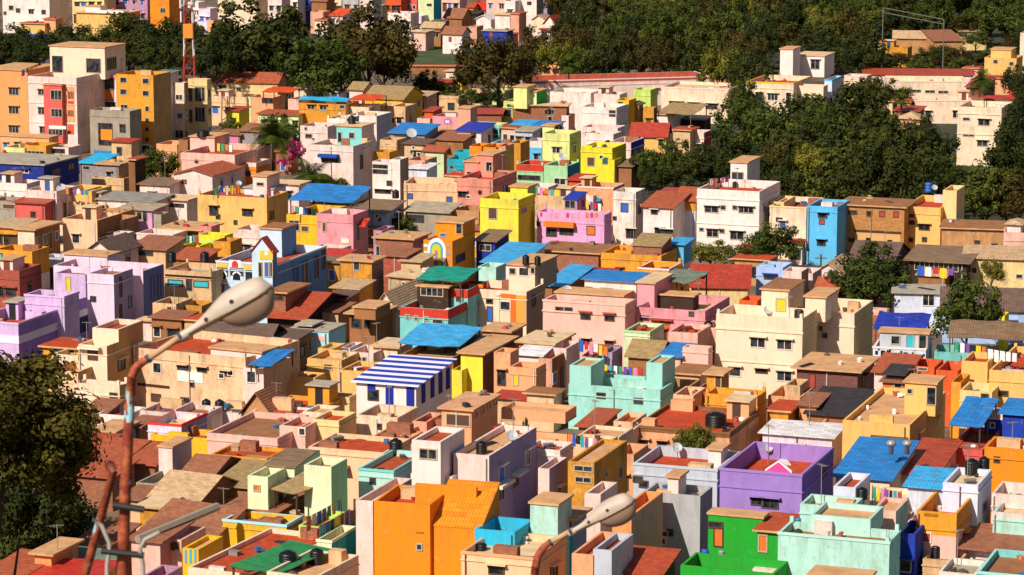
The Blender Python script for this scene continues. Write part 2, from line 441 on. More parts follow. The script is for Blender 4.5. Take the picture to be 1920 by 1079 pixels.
BL = []
def B(xl, yl, xr, H, D, col, label, roof='flat', rc='red', p=.9, r=-20, n='house', cat='house', wear=.35, w='', s='', g=None, sg=None,
      sc=None, cop=None, lo=None, hi=None, ov=.35, rise=None, ledge=False, base=True):
    if 0 < D <= 8: D *= .8
    if rise: rise *= .5 if roof.startswith('lean') else .75
    wear = round(min(1, wear * 1.4 + .2), 2)
    if n == 'house':
        ws = label.split()
        for wd_, nn in (('shed', 'shed'), ('hut', 'hut'), ('hall', 'hall'), ('apartment', 'apartment_building'), ('ruin', 'ruined_house'), ('ruined', 'ruined_house'), ('derelict', 'ruined_house'), ('tower', 'tower_house'), ('mansion', 'mansion'), ('villa', 'villa'), ('cottage', 'cottage'), ('lean-to', 'lean_to')):
            if wd_ in ws[:9]: n = nn; break
        else:
            if roof in ('gable', 'gablex', 'hip', 'lean'): n = 'cottage'  # ordinary houses with pitched roofs, filed under the name cottage
        cat = n.replace('_', ' ')
    k = Blk(None, xl, yl, xr, H, D, r)
    root = empty(n, k.p, k.r); tag(root, label, cat)
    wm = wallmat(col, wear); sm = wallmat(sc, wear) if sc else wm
    pp = p if roof == 'flat' else 0
    mb = MB()
    shell(mb, k.W, k.D, -.3, H, pp, wm, None, sm, wallmat(cop, .2) if cop else None,
          (lo[0], wallmat(lo[1], wear)) if lo else None, (hi[0], wallmat(hi[1], wear)) if hi else None)
    mb.build('wall', root)
    cap(root, k.W, k.D, H, roof, rc, p, wm=wm, ov=ov, rise=rise)
    k.owner = root; k.ob0 = 0; k.deep = False; k.par = pp; k.fmat = plain('5a4030' if random.random() < .5 else 'b8a890'); k.smat = wm; k.zr = H - pp; k.root = root; k.col = col
    if cop:
        c = MB(); cm = wallmat(cop, .2); e = .06
        c.box(-e, k.W + e, -e, -.004, H - .16, H + .05, cm); c.box(k.W + .004, k.W + e, -.004, k.D + e, H - .16, H + .05, cm)
        c.build('coping', root)
    if ledge:
        zz = H - pp - .1
        while zz > 2.6:
            c = MB(); c.box(-.08, k.W + .08, -.1, -.004, zz - .1, zz, wm); c.box(k.W + .004, k.W + .1, -.004, k.D, zz - .1, zz, wm); c.build('ledge', root); zz -= 3.1
    if w: k.win(w)
    if s: k.win(s, 's')
    if g: k.grid(*g)
    if sg: k.grid(sg[0], sg[1], sg[2] if len(sg) > 2 else 's', 's')
    rr = random.Random(int(xl * 3 + yl * 11 + 9000))
    if not s and not sg and k.D > 4 and rr.random() < .5 and yl > 180:
        k.grid(1 if k.D < 8 else 2, 1, 's', 's')
    if not w and not g and k.W > 3.2 and yl > 150 and rr.random() < .45:
        k.grid(1 if k.W < 6 else 2, 1, 's')
    k.slab = roof == 'slab'
    if roof == 'flat' and pp > .35 and k.W > 2.4 and rr.random() < .7 and yl > 140:
        cm = MB(); zc_ = H - pp - .12; cm.box(-.07, k.W + .07, -.08, -.004, zc_, zc_ + .1, wm); cm.box(k.W + .004, k.W + .08, 0, k.D, zc_, zc_ + .1, wm); cm.build('cornice', root)
    if yl > 230 and k.W > 3 and rr.random() < (.45 if not w else .12) and H > 4:
        for q in range(rr.choice((1, 2, 3))): k.put(rr.uniform(.5, k.W - .5), H - pp - rr.uniform(.45, 3.2), rr.uniform(.3, .55), rr.uniform(.3, .5), rr.choice(('', 'w')))
    if yl > 230 and k.W > 3.4 and H > 3.6 and not w and rr.random() < .3:
        aw = rr.uniform(1.4, min(3.4, k.W * .6)); ax_ = rr.uniform(.1, k.W - aw - .1); az = H - pp - rr.uniform(.5, 1.1); dp = rr.uniform(.7, 1.2)
        am = sheet(rr.choice(('8c6e50', '9c9488', 'b04628', '2c80c8', 'b8a488', '5a4a3e', '78826c')), 'sheet'); mm = MB()
        q = [(ax_, -dp, az - .3), (ax_ + aw, -dp, az - .3), (ax_ + aw, -.005, az), (ax_, -.005, az)]
        mm.poly([(x, y, z + .05) for x, y, z in q], am); mm.poly(q[::-1], am); mm.poly([q[0], q[1], (q[1][0], q[1][1], q[1][2] + .05), (q[0][0], q[0][1], q[0][2] + .05)], am)
        mm.poly([q[1], q[2], (q[2][0], q[2][1], q[2][2] + .05), (q[1][0], q[1][1], q[1][2] + .05)], am); mm.poly([q[3], q[0], (q[0][0], q[0][1], q[0][2] + .05), (q[3][0], q[3][1], q[3][2] + .05)], am)
        mm.build('sheet_awning', root)
    elif yl > 330 and k.W > 3.6 and H > 5 and not w and rr.random() < .2 and 'vivid' not in label:
        bw = rr.uniform(1.8, min(3.6, k.W * .7)); bx = rr.uniform(.1, k.W - bw - .1); bz = H - pp - 2.7; mm = MB(); rmn = plain(rr.choice(('3a4a5a', 'e0d8d0', '6a4030', '3a8078')))
        mm.box(bx, bx + bw, -.95, -.004, bz - .12, bz, wm); mm.box(bx, bx + bw, -.95, -.9, bz + .78, bz + .84, rmn)
        nn_ = int(bw / .22)
        for i in range(nn_ + 1): xx = bx + .03 + (bw - .06) * i / nn_; mm.box(xx - .015, xx + .015, -.94, -.91, bz, bz + .78, rmn)
        mm.build('balcony', root)
    if roof == 'flat' and rr.random() < .16 and yl > 200 and k.W > 3:
        for (cx_, cy_) in ((.18, .18), (k.W - .18, .18), (.18, k.D - .18), (k.W - .18, k.D - .18)):
            if rr.random() < .75:
                cm_ = MB(); hh = rr.uniform(.25, .5); cm_.box(cx_ - .13, cx_ + .13, cy_ - .13, cy_ + .13, H + .003, H + hh, wm)
                for q in (-.07, .07): cm_.tube([(cx_ + q, cy_, H + hh), (cx_ + q * 1.3, cy_ + q, H + hh + .5)], .015, plain('6a3a28'), 4)
                cm_.build('column_stub', root)
    if rr.random() < .35 and yl > 250 and k.W > 2.5 and 'vivid' not in label:
        pm = MB(); px_ = k.W * rr.choice((.06, .93, .5)); pm.tube([(px_, -.07, 0), (px_, -.07, H - .2)], .05, plain(rr.choice(('8a8078', '5a4a40', 'd8d0c8'))), 6); pm.build('drain_pipe', root)
    k.busy = bool(w) or any(q in label for q in ('vivid', 'huge', 'very', 'lower left', 'schoolhouse', 'corner', 'large', 'wall', 'green')); BL.append((label, k)); return k

def room(b, xl, yl, xr, h, D, col, roof='slab', rc='tan', p=.5, w='', s='', nm='stair_room', sc=None, ov=.18, zb=None, wear=.35, rise=None, g=None, dr=0, pr=None):
    """a smaller block standing on the terrace (zb None) or a wing down to the ground (zb=0) of house b"""
    base = b.zr if zb is None else zb
    zt = base + h
    b.busy = True
    k = Blk(None, xl, yl, xr, zt, D, math.degrees(b.r) + dr)
    if pr is not None:
        U0, _, Zt, _ = b.hit(xl, yl); U1 = b.hit(xr, yl)[0]; sh = 0
        h = Zt - base; zt = Zt; k.zt = zt; k.W = U1 - U0; k.D = pr + .03; k.p = b.p + b.u * U0 - b.v * pr
    rel = k.p - b.p; lx, ly = rel.dot(b.u), rel.dot(b.v)
    wm = wallmat(col, wear); pp = p if roof == 'flat' else 0
    mb = MB(); shell(mb, k.W, k.D, 0, h, pp, wm, None, wallmat(sc, wear) if sc else wm)
    o = mb.build(nm, b.root, (lx, ly, base - (.04 if base > 0 else 0)), math.radians(dr))
    cap(o, k.W, k.D, h, roof, rc, p, wm=wm, ov=ov, nm='roof_slab' if roof == 'slab' else 'roof', rise=rise)
    k.owner = o; k.ob0 = base; k.deep = True; k.par = pp; k.fmat = plain('b8a890'); k.smat = wm; k.zr = zt - pp; k.root = b.root
    if w: k.win(w)
    if s: k.win(s, 's')
    if g: k.grid(*g)
    return k

def canopy(b, xl, yl, xr, D, hz, col, rise=.6, kind='leans', posts=True, dr=0, back=None):
    b.busy = True
    D *= .8; rise *= .6
    """sheet roof on posts over the terrace of house b; px of its front eave, hz above terrace"""
    zt = b.zr + hz
    k = Blk(None, xl, yl, xr, zt, D, math.degrees(b.r) + dr)
    rel = k.p - b.p; lx, ly = rel.dot(b.u), rel.dot(b.v)
    mb = MB(); m = sheet(SHEET[col], 'sheet') if col in SHEET and kind[-1] == 's' else sheet(TILE[col], 'tile')
    th = .07; ln = math.hypot(k.D, rise); nseg = 6
    rnd = random.Random(int(xl * 7 + yl))
    grid = [[(k.W * i / nseg, k.D * j / 4, rise * j / 4 + (rnd.uniform(-.11, .09))) for i in range(nseg + 1)] for j in range(5)]
    for j in range(4):
        for i in range(nseg):
            a, b1, c, d = grid[j][i], grid[j][i + 1], grid[j + 1][i + 1], grid[j + 1][i]
            mb.poly([a, b1, c, d], m)
            mb.poly([(x, y, z - th) for x, y, z in (d, c, b1, a)], m)
    for j, rev in ((0, 0), (4, 1)):
        for i in range(nseg):
            a, b1 = grid[j][i], grid[j][i + 1]
            q = [(a[0], a[1], a[2] - th), (b1[0], b1[1], b1[2] - th), b1, a]; mb.poly(q[::-1] if rev else q, m)
    for i, rev in ((0, 1), (nseg, 0)):
        for j in range(4):
            a, b1 = grid[j][i], grid[j + 1][i]
            q = [(a[0], a[1], a[2] - th), (b1[0], b1[1], b1[2] - th), b1, a]; mb.poly(q[::-1] if rev else q, m)
    o = mb.build('canopy', b.root, (lx, ly, zt), math.radians(dr))
    if posts:
        for (x, y, z) in ((.25, .25, 0), (k.W - .25, .25, 0), (.25, k.D - .25, rise * .93), (k.W - .25, k.D - .25, rise * .93)):
            pm = MB(); pm.box(x - .06, x + .06, y - .06, y + .06, -hz, z - .12, plain('4a3a30')); pm.build('post', o)
    return k
def panel(b, x, y, w, h, hexc, nm='painted_panel', t=.05, face='f', owner=None):
    """a painted or rendered panel standing proud of the front wall"""
    U0, V0, Z1, dd = b.hit(x, y, face); U1, V1, Z0, _ = b.hit(x + w, y + h, face)
    hh = h / (F / dd); zc = (Z0 + Z1) / 2 - b.ob0
    a0, a1 = (U0, U1) if face == 'f' else (V0, V1)
    a0, a1 = min(a0, a1), max(a0, a1); c = (a0 + a1) / 2; ww = a1 - a0
    mb = MB(); mb.box(-ww / 2, ww / 2, -t, .0, -hh / 2, hh / 2, paint(hexc, .25))
    loc, rz = ((c, -.004, zc), 0) if face == 'f' else ((b.W + .004, c, zc), math.pi / 2)
    return mb.build(nm, b.owner, loc, rz)

def band(b, z0, z1, hexc, nm='wall_band', front=True, side=True, t=.05):
    mb = MB(); m = paint(hexc, .2)
    if front: mb.box(-.02, b.W + t, -t, -.004, z0, z1, m)
    if side: mb.box(b.W + .004, b.W + t, 0, b.D, z0, z1, m)
    return mb.build(nm, b.root)
def arch(b, x, y, w, h, hexc, t=.05, nm='arch_panel'):
    U0, _, Z1, dd = b.hit(x, y); U1, _, Z0, _ = b.hit(x + w, y + h); W2 = (U1 - U0) / 2; hh = h / (F / dd); c = (U0 + U1) / 2; zb = (Z0 + Z1) / 2 - hh / 2 - b.ob0
    pts = [(-W2, 0), (W2, 0)] + [(W2 * math.cos(a), max(hh - W2 * 1.2, .1) + W2 * 1.2 * math.sin(a)) for a in [math.pi * i / 12 for i in range(13)]]
    mb = MB(); m = paint(hexc, .15); mb.poly([(px, -t, pz) for px, pz in pts], m)
    for i in range(len(pts)):
        p, q = pts[i], pts[(i + 1) % len(pts)]; mb.poly([(p[0], -t, p[1]), (p[0], 0, p[1]), (q[0], 0, q[1]), (q[0], -t, q[1])], m)
    return mb.build(nm, b.owner, (c, -.004, zb))

# ---------------------------------------------------------------- roof clutter
def tank(x, y, w, z, label, col='141414', h=None):
    """px centre-x, px y of the base, px width; z metres of the surface it stands on"""
    P = at_z(x, y, z); d = (P - CAM).dot(FW); rad = w / (F / d) / 2; hh = h / (F / d) if h else rad * 2.3
    o = empty('water_tank', P); tag(o, label, 'water tank', 'water tanks on the roofs')
    m = plain(col, .45); mb = MB(); prof = [(rad * .97, 0)]
    for i in range(1, 7):
        zz = hh * .8 * i / 7; prof += [(rad, zz - .02), (rad * .93, zz), (rad, zz + .02)]
    prof += [(rad, hh * .8), (rad * .8, hh * .9), (rad * .38, hh * .95)]
    mb.lathe(prof, m); mb.build('body', o, smooth=True)
    l = MB(); l.lathe([(rad * .38, hh * .95), (rad * .38, hh), (rad * .3, hh * 1.02)], m); l.build('lid', o)
    return o
GAR = dict(peachtop='dca27a', red='c8302a', white='f0e8e4', blue='2a5cc0', yellow='e8c828', pink='e080a8', green='2a9a70', black='22222a', orange='e87828', teal='28a8b0', purple='8048a0')
GRP = {}
def clothes(x0, y0, x1, y1, z, cols, where):
    """a line between two px points at height z above ground (base of posts at z-1.7)"""
    a = at_z(x0, y0, z); b = at_z(x1, y1, z); o = empty('clothes_line', (a.x, a.y, z - 1.7))
    tag(o, 'clothes line on two poles ' + where, 'clothes line', 'clothes lines on the roofs')
    for q in (a, b):
        m = MB(); m.tube([(q.x - a.x, q.y - a.y, 0), (q.x - a.x, q.y - a.y, 1.75)], .035, plain('6a5a4a')); m.build('post', o)
    m = MB(); m.tube([(0, 0, 1.68), ((b.x - a.x) / 2, (b.y - a.y) / 2, 1.6), (b.x - a.x, b.y - a.y, 1.68)], .012, plain('303030'), 4); m.build('rope', o)
    n = len(cols); L = (b - a).length; ang = math.atan2(b.y - a.y, b.x - a.x); u = (b - a).normalized()
    for i, c in enumerate(cols):
        w = L / n * random.uniform(.62, .9); h = random.uniform(.6, 1.15); q = a + u * (L * (i + .5) / n)
        mb = MB(); m = plain(GAR[c]); sg = 5; ph = random.random() * 6
        fr = [(-w / 2 + w * k / sg, .05 * math.sin(ph + k * 1.7)) for k in range(sg + 1)]
        for k in range(sg):
            (xa, ya), (xb, yb) = fr[k], fr[k + 1]
            mb.poly([(xa, ya - .012, -h), (xb, yb - .012, -h), (xb, -.012, 0), (xa, -.012, 0)], m)
            mb.poly([(xb, yb + .012, -h), (xa, ya + .012, -h), (xa, .012, 0), (xb, .012, 0)], m)
        g = mb.build('garment', None, (q.x, q.y, z - .07), ang)
        tag(g, c + ' cloth hanging from the line ' + where, 'garment', 'clothes drying ' + where)
def drum(x, y, w, z, label, col, h=None):
    P = at_z(x, y, z); d = (P - CAM).dot(FW); rad = w / (F / d) / 2; hh = rad * 2.6
    mb = MB(); m = plain(col, .4)
    mb.lathe([(rad * .92, 0), (rad, .05), (rad, hh * .33), (rad * .94, hh * .35), (rad, hh * .38), (rad, hh * .66), (rad * .94, hh * .68), (rad, hh * .7), (rad, hh - .05), (rad * .9, hh)], m)
    o = mb.build('plastic_drum', None, P, smooth=True); tag(o, label, 'drum'); return o
def dish(x, y, z, label, rad=.45):
    P = at_z(x, y, z); o = empty('satellite_dish', P); tag(o, label, 'satellite dish', 'satellite dishes on the roofs')
    m = MB(); m.tube([(0, 0, 0), (0, 0, .9)], .03, plain('707070')); m.build('mast', o)
    m = MB(); pts = []; sg = 12; gm = plain('b8b8bc', .5)
    dirv = Vector((.2, -.75, .6)).normalized(); a = dirv.cross(Vector((0, 0, 1))).normalized(); b2 = dirv.cross(a).normalized(); c0 = Vector((0, -.05, 1.0))
    rings = [[c0 - dirv * (.14 * (1 - t * t)) + (a * math.cos(k * 2 * math.pi / sg) + b2 * math.sin(k * 2 * math.pi / sg)) * rad * t for k in range(sg)] for t in (.05, .5, 1)]
    for off, rev in ((Vector((0, 0, 0)), 0), (-dirv * .03, 1)):
        for i in range(2):
            for k in range(sg):
                q = [rings[i][k] + off, rings[i][(k + 1) % sg] + off, rings[i + 1][(k + 1) % sg] + off, rings[i + 1][k] + off]
                m.poly(q[::-1] if rev else q, gm)
    m.build('reflector', o)
    m = MB(); m.tube([c0 + b2 * rad * .9, c0 + dirv * .4], .015, gm, 5); m.build('feed_arm', o)
# ---------------------------------------------------------------- trees
def leaf_mesh(name, seed, nclump, nleaf, leaf, mat, shape=(1, 1, .8), low=-.55, trunk=None):
    rd = random.Random(seed); vs = []; fs = []; val = []
    clumps = []
    for i in range(nclump):
        z = rd.uniform(low, 1); a = rd.uniform(0, 2 * math.pi); r = math.sqrt(max(0, 1 - z * z)); k = (rd.uniform(.55, 1.0) if i % 4 else rd.uniform(.95, 1.14)) if i % 3 else rd.uniform(.15, .6)
        clumps.append((Vector((r * math.cos(a) * k, r * math.sin(a) * k, z * k * shape[2])), rd.uniform(.16, .34), rd.random()))
    for c, cr, cv in clumps:
        for _ in range(nleaf):
            d = Vector((rd.gauss(0, 1), rd.gauss(0, 1), rd.gauss(0, 1))).normalized(); q = c + d * cr * (rd.random() ** .45) * Vector((1, 1, .8)).length / 1.6
            n = (d + Vector((rd.gauss(0, .28), rd.gauss(0, .28), rd.gauss(.2, .28)))).normalized()
            t = n.cross(Vector((rd.random() - .5, rd.random() - .5, rd.random() - .5))).normalized(); b = n.cross(t)
            s = leaf * rd.uniform(.6, 1.35); l = len(vs)
            vs += [tuple(q - t * s), tuple(q + b * s * .55), tuple(q + t * s), tuple(q - b * s * .55)]; fs.append((l, l + 1, l + 2, l + 3))
            v = min(1, max(0, cv * .75 + rd.random() * .35)); val += [v] * 4
    me = bpy.data.meshes.new(name); me.from_pydata(vs, [], fs); me.materials.append(mat)
    at = me.attributes.new('leafv', 'FLOAT', 'POINT'); at.data.foreach_set('value', val); me.update(); return me
BARK = plain('4a3828', .9)
def trunk_mesh(seed, spread=.55):
    """unit tree: height 1 to the crown centre, limbs reaching into a crown of radius ~.6"""
    rd = random.Random(seed); mb = MB()
    mb.tube([(0, 0, -.05), (.01, .01, .2), (-.01, .02, .45), (.01, 0, .7)], [.06, .045, .038, .028], BARK, 8)
    for i in range(6):
        a = i * 1.05 + rd.random() * .5; h = .3 + .08 * i; r = spread * rd.uniform(.6, 1); top = h + rd.uniform(.25, .5)
        mb.tube([(0, 0, h), (math.cos(a) * r * .45, math.sin(a) * r * .45, h + (top - h) * .6), (math.cos(a) * r, math.sin(a) * r, top)], [.025, .017, .006], BARK, 6)
    return mb.mesh('trunk')
FOL = dict(
 dark=foliage('242c14', '464c20', 'dark_green_leaves'),
 brown=foliage('322c14', '584e24', 'brownish_green_leaves'),
 mid=foliage('2e3816', '5c6428', 'mid_green_leaves'),
 light=foliage('3a4416', '807c30', 'yellow_green_leaves'),
 near=foliage('1e220a', '6e6224', 'olive_leaves'))
CR = {}
for kn in ('dark', 'brown', 'mid', 'light'):
    for v in range(3):
        CR[kn, v] = leaf_mesh('crown_' + kn, hash((kn, v)) % 1000 + v if False else {'dark': 11, 'brown': 23, 'mid': 37, 'light': 41}[kn] + v * 101, 60, 105, .056, FOL[kn], low=-.6)
TR = [trunk_mesh(s) for s in (1, 2, 3)]
TG = {}
def T(cx, yt, wpx, h, label, kind='dark', ratio=.72, group=None, n='tree', flat=.85):
    """px of crown centre top, crown px width, height in metres"""
    P = at_z(cx, yt, h); d = (P - CAM).dot(FW); cr = wpx / (F / d) / 2
    rd = random.Random(int(cx * 13 + yt * 7 + 5000)); v = rd.randrange(3)
    ch = min(h * ratio, cr * 2 * flat) ; rz = ch / 2 / .72
    o = empty(n, (P.x, P.y, 0), rd.random() * 6.28); tag(o, label, 'tree', group)
    cz = h - ch / 2 * 1.0
    c = bpy.data.objects.new('crown', CR[kind, v]); COL.objects.link(c); c.parent = o
    c.location = (0, 0, cz); c.scale = (cr * rd.uniform(.92, 1.08), cr * rd.uniform(.92, 1.08), rz)
    t = bpy.data.objects.new('trunk', TR[v]); COL.objects.link(t); t.parent = o
    t.scale = (max(cr * 1.1, 2.2), max(cr * 1.1, 2.2), max(cz, 1.0) * 1.02); return o

def palm_meshes():
    out = []
    for sd in (5, 9):
        rd = random.Random(sd); mb = MB(); m = foliage('1c2a0a', '5a6a20', 'palm_leaves')
        for i in range(34):
            a = i * 2.4 + rd.random() * .3; el = rd.uniform(-.25, 1.25); L = rd.uniform(2.3, 3.1)
            pts = []; p = Vector((0, 0, 0)); d = Vector((math.cos(a) * math.cos(el), math.sin(a) * math.cos(el), math.sin(el)))
            for k in range(8):
                pts.append(p.copy()); p += d * L / 7; d = (d + Vector((0, 0, -.22))).normalized()
            side = Vector((-math.sin(a), math.cos(a), 0))
            for k in range(7):
                q0, q1 = pts[k], pts[k + 1]
                for sgn in (-1, 1):
                    for e in (0, .33, .66):
                        b0 = q0.lerp(q1, e); b1 = q0.lerp(q1, e + .28); w = .85 * math.sin(math.pi * (k + 1 + e) / 8.6) + .1
                        tip = b0.lerp(b1, 1.3) + side * sgn * w + Vector((0, 0, -.25 * w))
                        mb.poly([b0, b1, tip], m)
        out.append(mb.mesh('fronds'))
    return out
PALM = palm_meshes()
for pm_ in PALM:
    at_ = pm_.attributes.new('leafv', 'FLOAT', 'POINT'); at_.data.foreach_set('value', [random.random() for _ in pm_.vertices])
def palm(cx, yt, wpx, h, label, v=0):
    P = at_z(cx, yt, h); d = (P - CAM).dot(FW); sc = wpx / (F / d) / 5.2
    o = empty('palm_tree', (P.x, P.y, 0), cx); tag(o, label, 'palm tree')
    hh = h - 1.6 * sc
    c = bpy.data.objects.new('crown', PALM[v]); COL.objects.link(c); c.parent = o; c.location = (0, 0, hh); c.scale = (sc, sc, sc)
    mb = MB(); mb.tube([(0, 0, -.1), (.1, .05, hh * .4), (.05, .1, hh * .75), (0, 0, hh + .05)], [.22, .18, .15, .16], BARK, 8); mb.build('trunk', o)
def bush(cx, yb, wpx, hpx, z, label, kind='mid', n='shrub', cat='shrub'):
    """px base, px size, on a surface of height z"""
    P = at_z(cx, yb, z); d = (P - CAM).dot(FW); s = F / d
    c = bpy.data.objects.new(n, CR[kind, int(cx) % 3]); COL.objects.link(c); tag(c, label, cat)
    c.location = (P.x, P.y, z + hpx / s * .42); c.scale = (wpx / s / 2, wpx / s / 2, hpx / s / 2 / .72); return c
# ================================================================ THE TOWN, from the far edge to the near one
# ---- far quarter along the top of the picture
B(4,-12,92,9,9,'white','long white house with small square windows, far left behind the wood',roof='slab',rc='grey',w='17,11,8,8;30,16,8,8;54,18,9,8,s;7,22,5,6;78,19,8,8')
B(38,44,84,3,5,'peachyel','low yellow shed with a blue base band, left of the arched yellow hall',roof='slab',lo=(1,'royal'))
B(82,36,104,4,4,'peach','small peach hut beside the low yellow shed',roof='slab')
k=B(143,24,228,5.5,9,'peachyel','broad yellow hall with an arch and pale parapet at the wood edge',roof='slab',rc='pale'); room(k,160,12,188,1.4,3,'white'); panel(k,182,20,50,5,'f0e0dc')
B(135,-12,195,9,7,'creamyel','tall cream yellow house behind the yellow arched hall',g=(4,2),rc='grey')
B(192,-16,276,9,8,'mauve','dusky mauve house with dark shaded verandas near the far left top',g=(5,2,'s'),rc='grey')
B(232,8,262,5,5,'lavgrey','little grey violet house in front of the mauve one',roof='gables',rc='grey')
B(281,-8,317,9,7,'orange','plain bright orange tower house at the top left',w='301,16,9,8',rc='grey')
B(317,12,336,6,5,'greyblue','small pale blue grey house right of the orange tower house',g=(2,1)); B(333,20,347,5,4,'aqua','tiny aqua cube house left of the radio mast')
B(352,4,372,7,5,'white','narrow white house just behind the radio mast',g=(2,1)); B(372,16,394,6,5,'lavwhite','pale lilac house right of the radio mast top',g=(2,1)); B(388,38,400,3.5,4,'peach','tiny peach hut under the pale lilac house')
B(408,-14,480,9,9,'cream','wide blank cream house above the big dark tree',roof='slab',rc='grey')
B(480,-8,500,8,6,'lavgrey','slim grey violet house right of the blank cream house',g=(1,2)); B(502,-4,528,8,6,'whitepink','pale pink white house with two dark windows at the top',g=(2,2))
B(530,-10,558,8,6,'white','white house left of the little blue fronted house',g=(2,2)); B(560,-4,582,7,5,'royal','little blue fronted house at the top edge',g=(2,1)); B(552,17,576,4,4,'white','low white hut with a rusty gable below the blue front',roof='gable',rc='rust')
B(584,2,612,7,6,'brownwall','brown house with a steep thatched gable at the top',roof='gable',rc='brown'); B(582,22,606,5,5,'peachpink','small stained peach hut below the thatched gable'); B(590,38,614,3.5,5,'cream','low cream kiosk with a blue strip under its eave',roof='slab',lo=(1,'bluewhite'))
k=B(616,30,642,4,5,'white','white hut with a bright orange red sheet roof behind the brown tree',roof='leans',rc='orange',rise=1.4); canopy(k,624,24,656,4,3,'orange',rise=1.2)
B(616,-10,640,8,6,'cream','cream house with a grey balcony opening at the top edge',g=(1,2)); B(642,-6,672,8,6,'grey','grey house with broad dark balcony openings at the top',g=(2,3))
B(674,-10,700,10,6,'whitepink','plain pinkish tower house with a grey right wall',sc='grey',roof='slab',rc='grey'); B(702,10,716,6,4,'oldcream','narrow stained cream house right of the pinkish tower')
B(722,-4,752,7,5,'orangered','orange red house with timber balcony at the top centre',g=(3,2)); B(752,-6,782,7,5,'coral','coral house with white window surrounds at the top',g=(3,2,'w'))
B(727,24,770,7,6,'white','white house with lattice balconies above the green field',g=(4,2),ledge=True); B(768,30,790,5,5,'lavwhite','pale lilac house beside the white balconied one',g=(2,1)); B(752,52,772,4,5,'cream','cream hut at the left end of the green field',g=(1,1))
B(784,-6,813,9,6,'palegreen','pale mint green house with a dark green side wall',sc='teal',w='801,8,8,3',roof='slab',rc='grey')
B(826,-8,862,6,6,'palepink','pale pink house behind the big brown tiled roof',g=(3,1)); B(833,34,866,4,8,'brownwall','brown house under the big weathered tile roof',roof='gable',rc='brown',rise=2.6)
B(876,14,888,5,4,'mustard','small mustard house between brown roof and red house',roof='gable',rc='rust'); B(888,4,912,6,5,'red','dark red house by the small mustard one',g=(2,1))
B(912,-8,948,8,6,'palepink','light pink house with grey doorway at the top centre',g=(2,2)); B(946,2,966,7,5,'white','slim white house with a tall dark window',g=(1,2))
B(893,36,920,4,6,'white','white gabled hut with pale sheet roof by the blue house',roof='gablexs',rc='white',rise=1.2); B(914,24,934,4,5,'rust' if 'rust' in C else 'brownwall','brown hut with a rust red tile gable behind the aqua banded house',roof='gable',rc='rust')
B(928,28,956,5,5,'white','white house with an aqua band above the blue house',lo=(1.6,'aqua'),roof='slab',rc='pale')
B(957,26,973,6,6,'peachpink','narrow dusty pink house left of the twin gabled hut',roof='slab'); B(976,-8,1006,8,6,'white','white house with one dark window, right of the light pink one',w='989,4,7,5')
B(1008,-6,1026,7,5,'lavgrey','grey house on the top edge right of the white one',g=(1,2)); B(1022,-2,1042,6,5,'yeldeep','deep yellow house by the wood at the top edge',roof='slab'); B(1044,-4,1062,6,5,'coral','coral cube house against the wood',g=(1,1)); B(1062,2,1080,4.5,4,'palepink','last pale pink house before the wood')
k=B(998,38,1022,5,6,'cream','cream cottage with a yellow gable board beside the big rust gable',roof='gablex',rc='pale',rise=1.5); k=B(1020,46,1040,4.5,7,'white','white gabled cottage with a bright rust right roof',roof='gablex',rc='red',rise=2.4)
B(1004,62,1036,3,5,'lavwhite','low white and pink shed in front of the twin cottages',g=(3,1))
k=B(906,58,950,4.2,5,'royal','bright blue house with a red door',roof='slab',rc='grey',w='918,60,5,9,dR;932,56,12,4')
k=B(830,64,866,4.2,6,'white','white house with a red door under a brown tile roof',roof='gable',rc='brown',rise=1.9,w='842,70,4,8,dR')
k=B(768,60,798,4,6,'palepink','pale pink house with a blue poster on its wall',roof='slab',rc='pale'); panel(k,770,64,6,6,'5a70c0')
B(790,52,826,4,6,'brownwall','dark brown house with a tan tile roof',roof='gable',rc='pale',g=(2,1)); B(876,50,894,4.5,5,'peachpink','narrow stained pink house left of the blue house')
B(948,66,962,3,4,'apricot','small apricot shed at the right end of the blue house',roof='lean',rc='rust')
B(782,22,800,5,5,'greyblue','blue grey house with a sagging roof above the tan tile roof',roof='lean',rc='dark'); B(806,42,830,4,5,'darkwood','dark shed behind the tan tile roof',roof='lean',rc='dark')
B(868,26,894,4,6,'darkwood','black tin shed right of the big brown tile roof',roof='leans',rc='black')
# ---- field wall and compound
k=B(770,124,886,1.6,2,'brownwall','long low orange capped wall at the near side of the green field',roof='slab',rc='rust',n='boundary_wall',cat='wall',r=-2)
B(836,134,856,4,4,'white','small white gate kiosk by the field wall',roof='slab',rc='pale',g=(1,1,'')); B(836,148,866,2.6,4,'yeldeep','low yellow shed below the white gate kiosk',roof='slab')
k=B(994,152,1330,5,9,'whitepink','very long pale walled hall with a red stripe along its parapet',r=14,cop='whitepink',hi=(.55,'tilered'),rc='pale',p=1.0)
B(1016,118,1050,4,5,'apricot','little apricot house between the dark trees left of the palm',roof='slab',g=(2,1))
B(1338,128,1390,3.5,4,'ruin','stained old garden wall with white blotches below the wood',roof='slab',n='boundary_wall',cat='wall')
k=B(1240,163,1366,6,10,'cream','long cream schoolhouse with dark shaded windows and white roof edge',rc='pale',cop='whitepink',w='1256,191,24,6,s;1290,193,20,7,s;1324,195,20,9,s;1355,197,12,6,s',p=.5)
k=B(1399,153,1488,8,12,'cream','cream mansion with yellow cornice and white rooftop blocks',sc='cream',rc='red',cop='yeldeep',ledge=True,w='1440,176,18,12,sw;1474,174,9,30,w;1418,174,10,12,s;1405,176,8,8')
room(k,1463,92,1487,5.2,5,'white',rc='tan'); r1=room(k,1491,104,1546,3.6,7,'white',rc='pale',w='1521,112,15,17,s'); room(k,1487,160,1544,2.4,3,'cream',nm='wing',roof='flat',rc='red',zb=5)
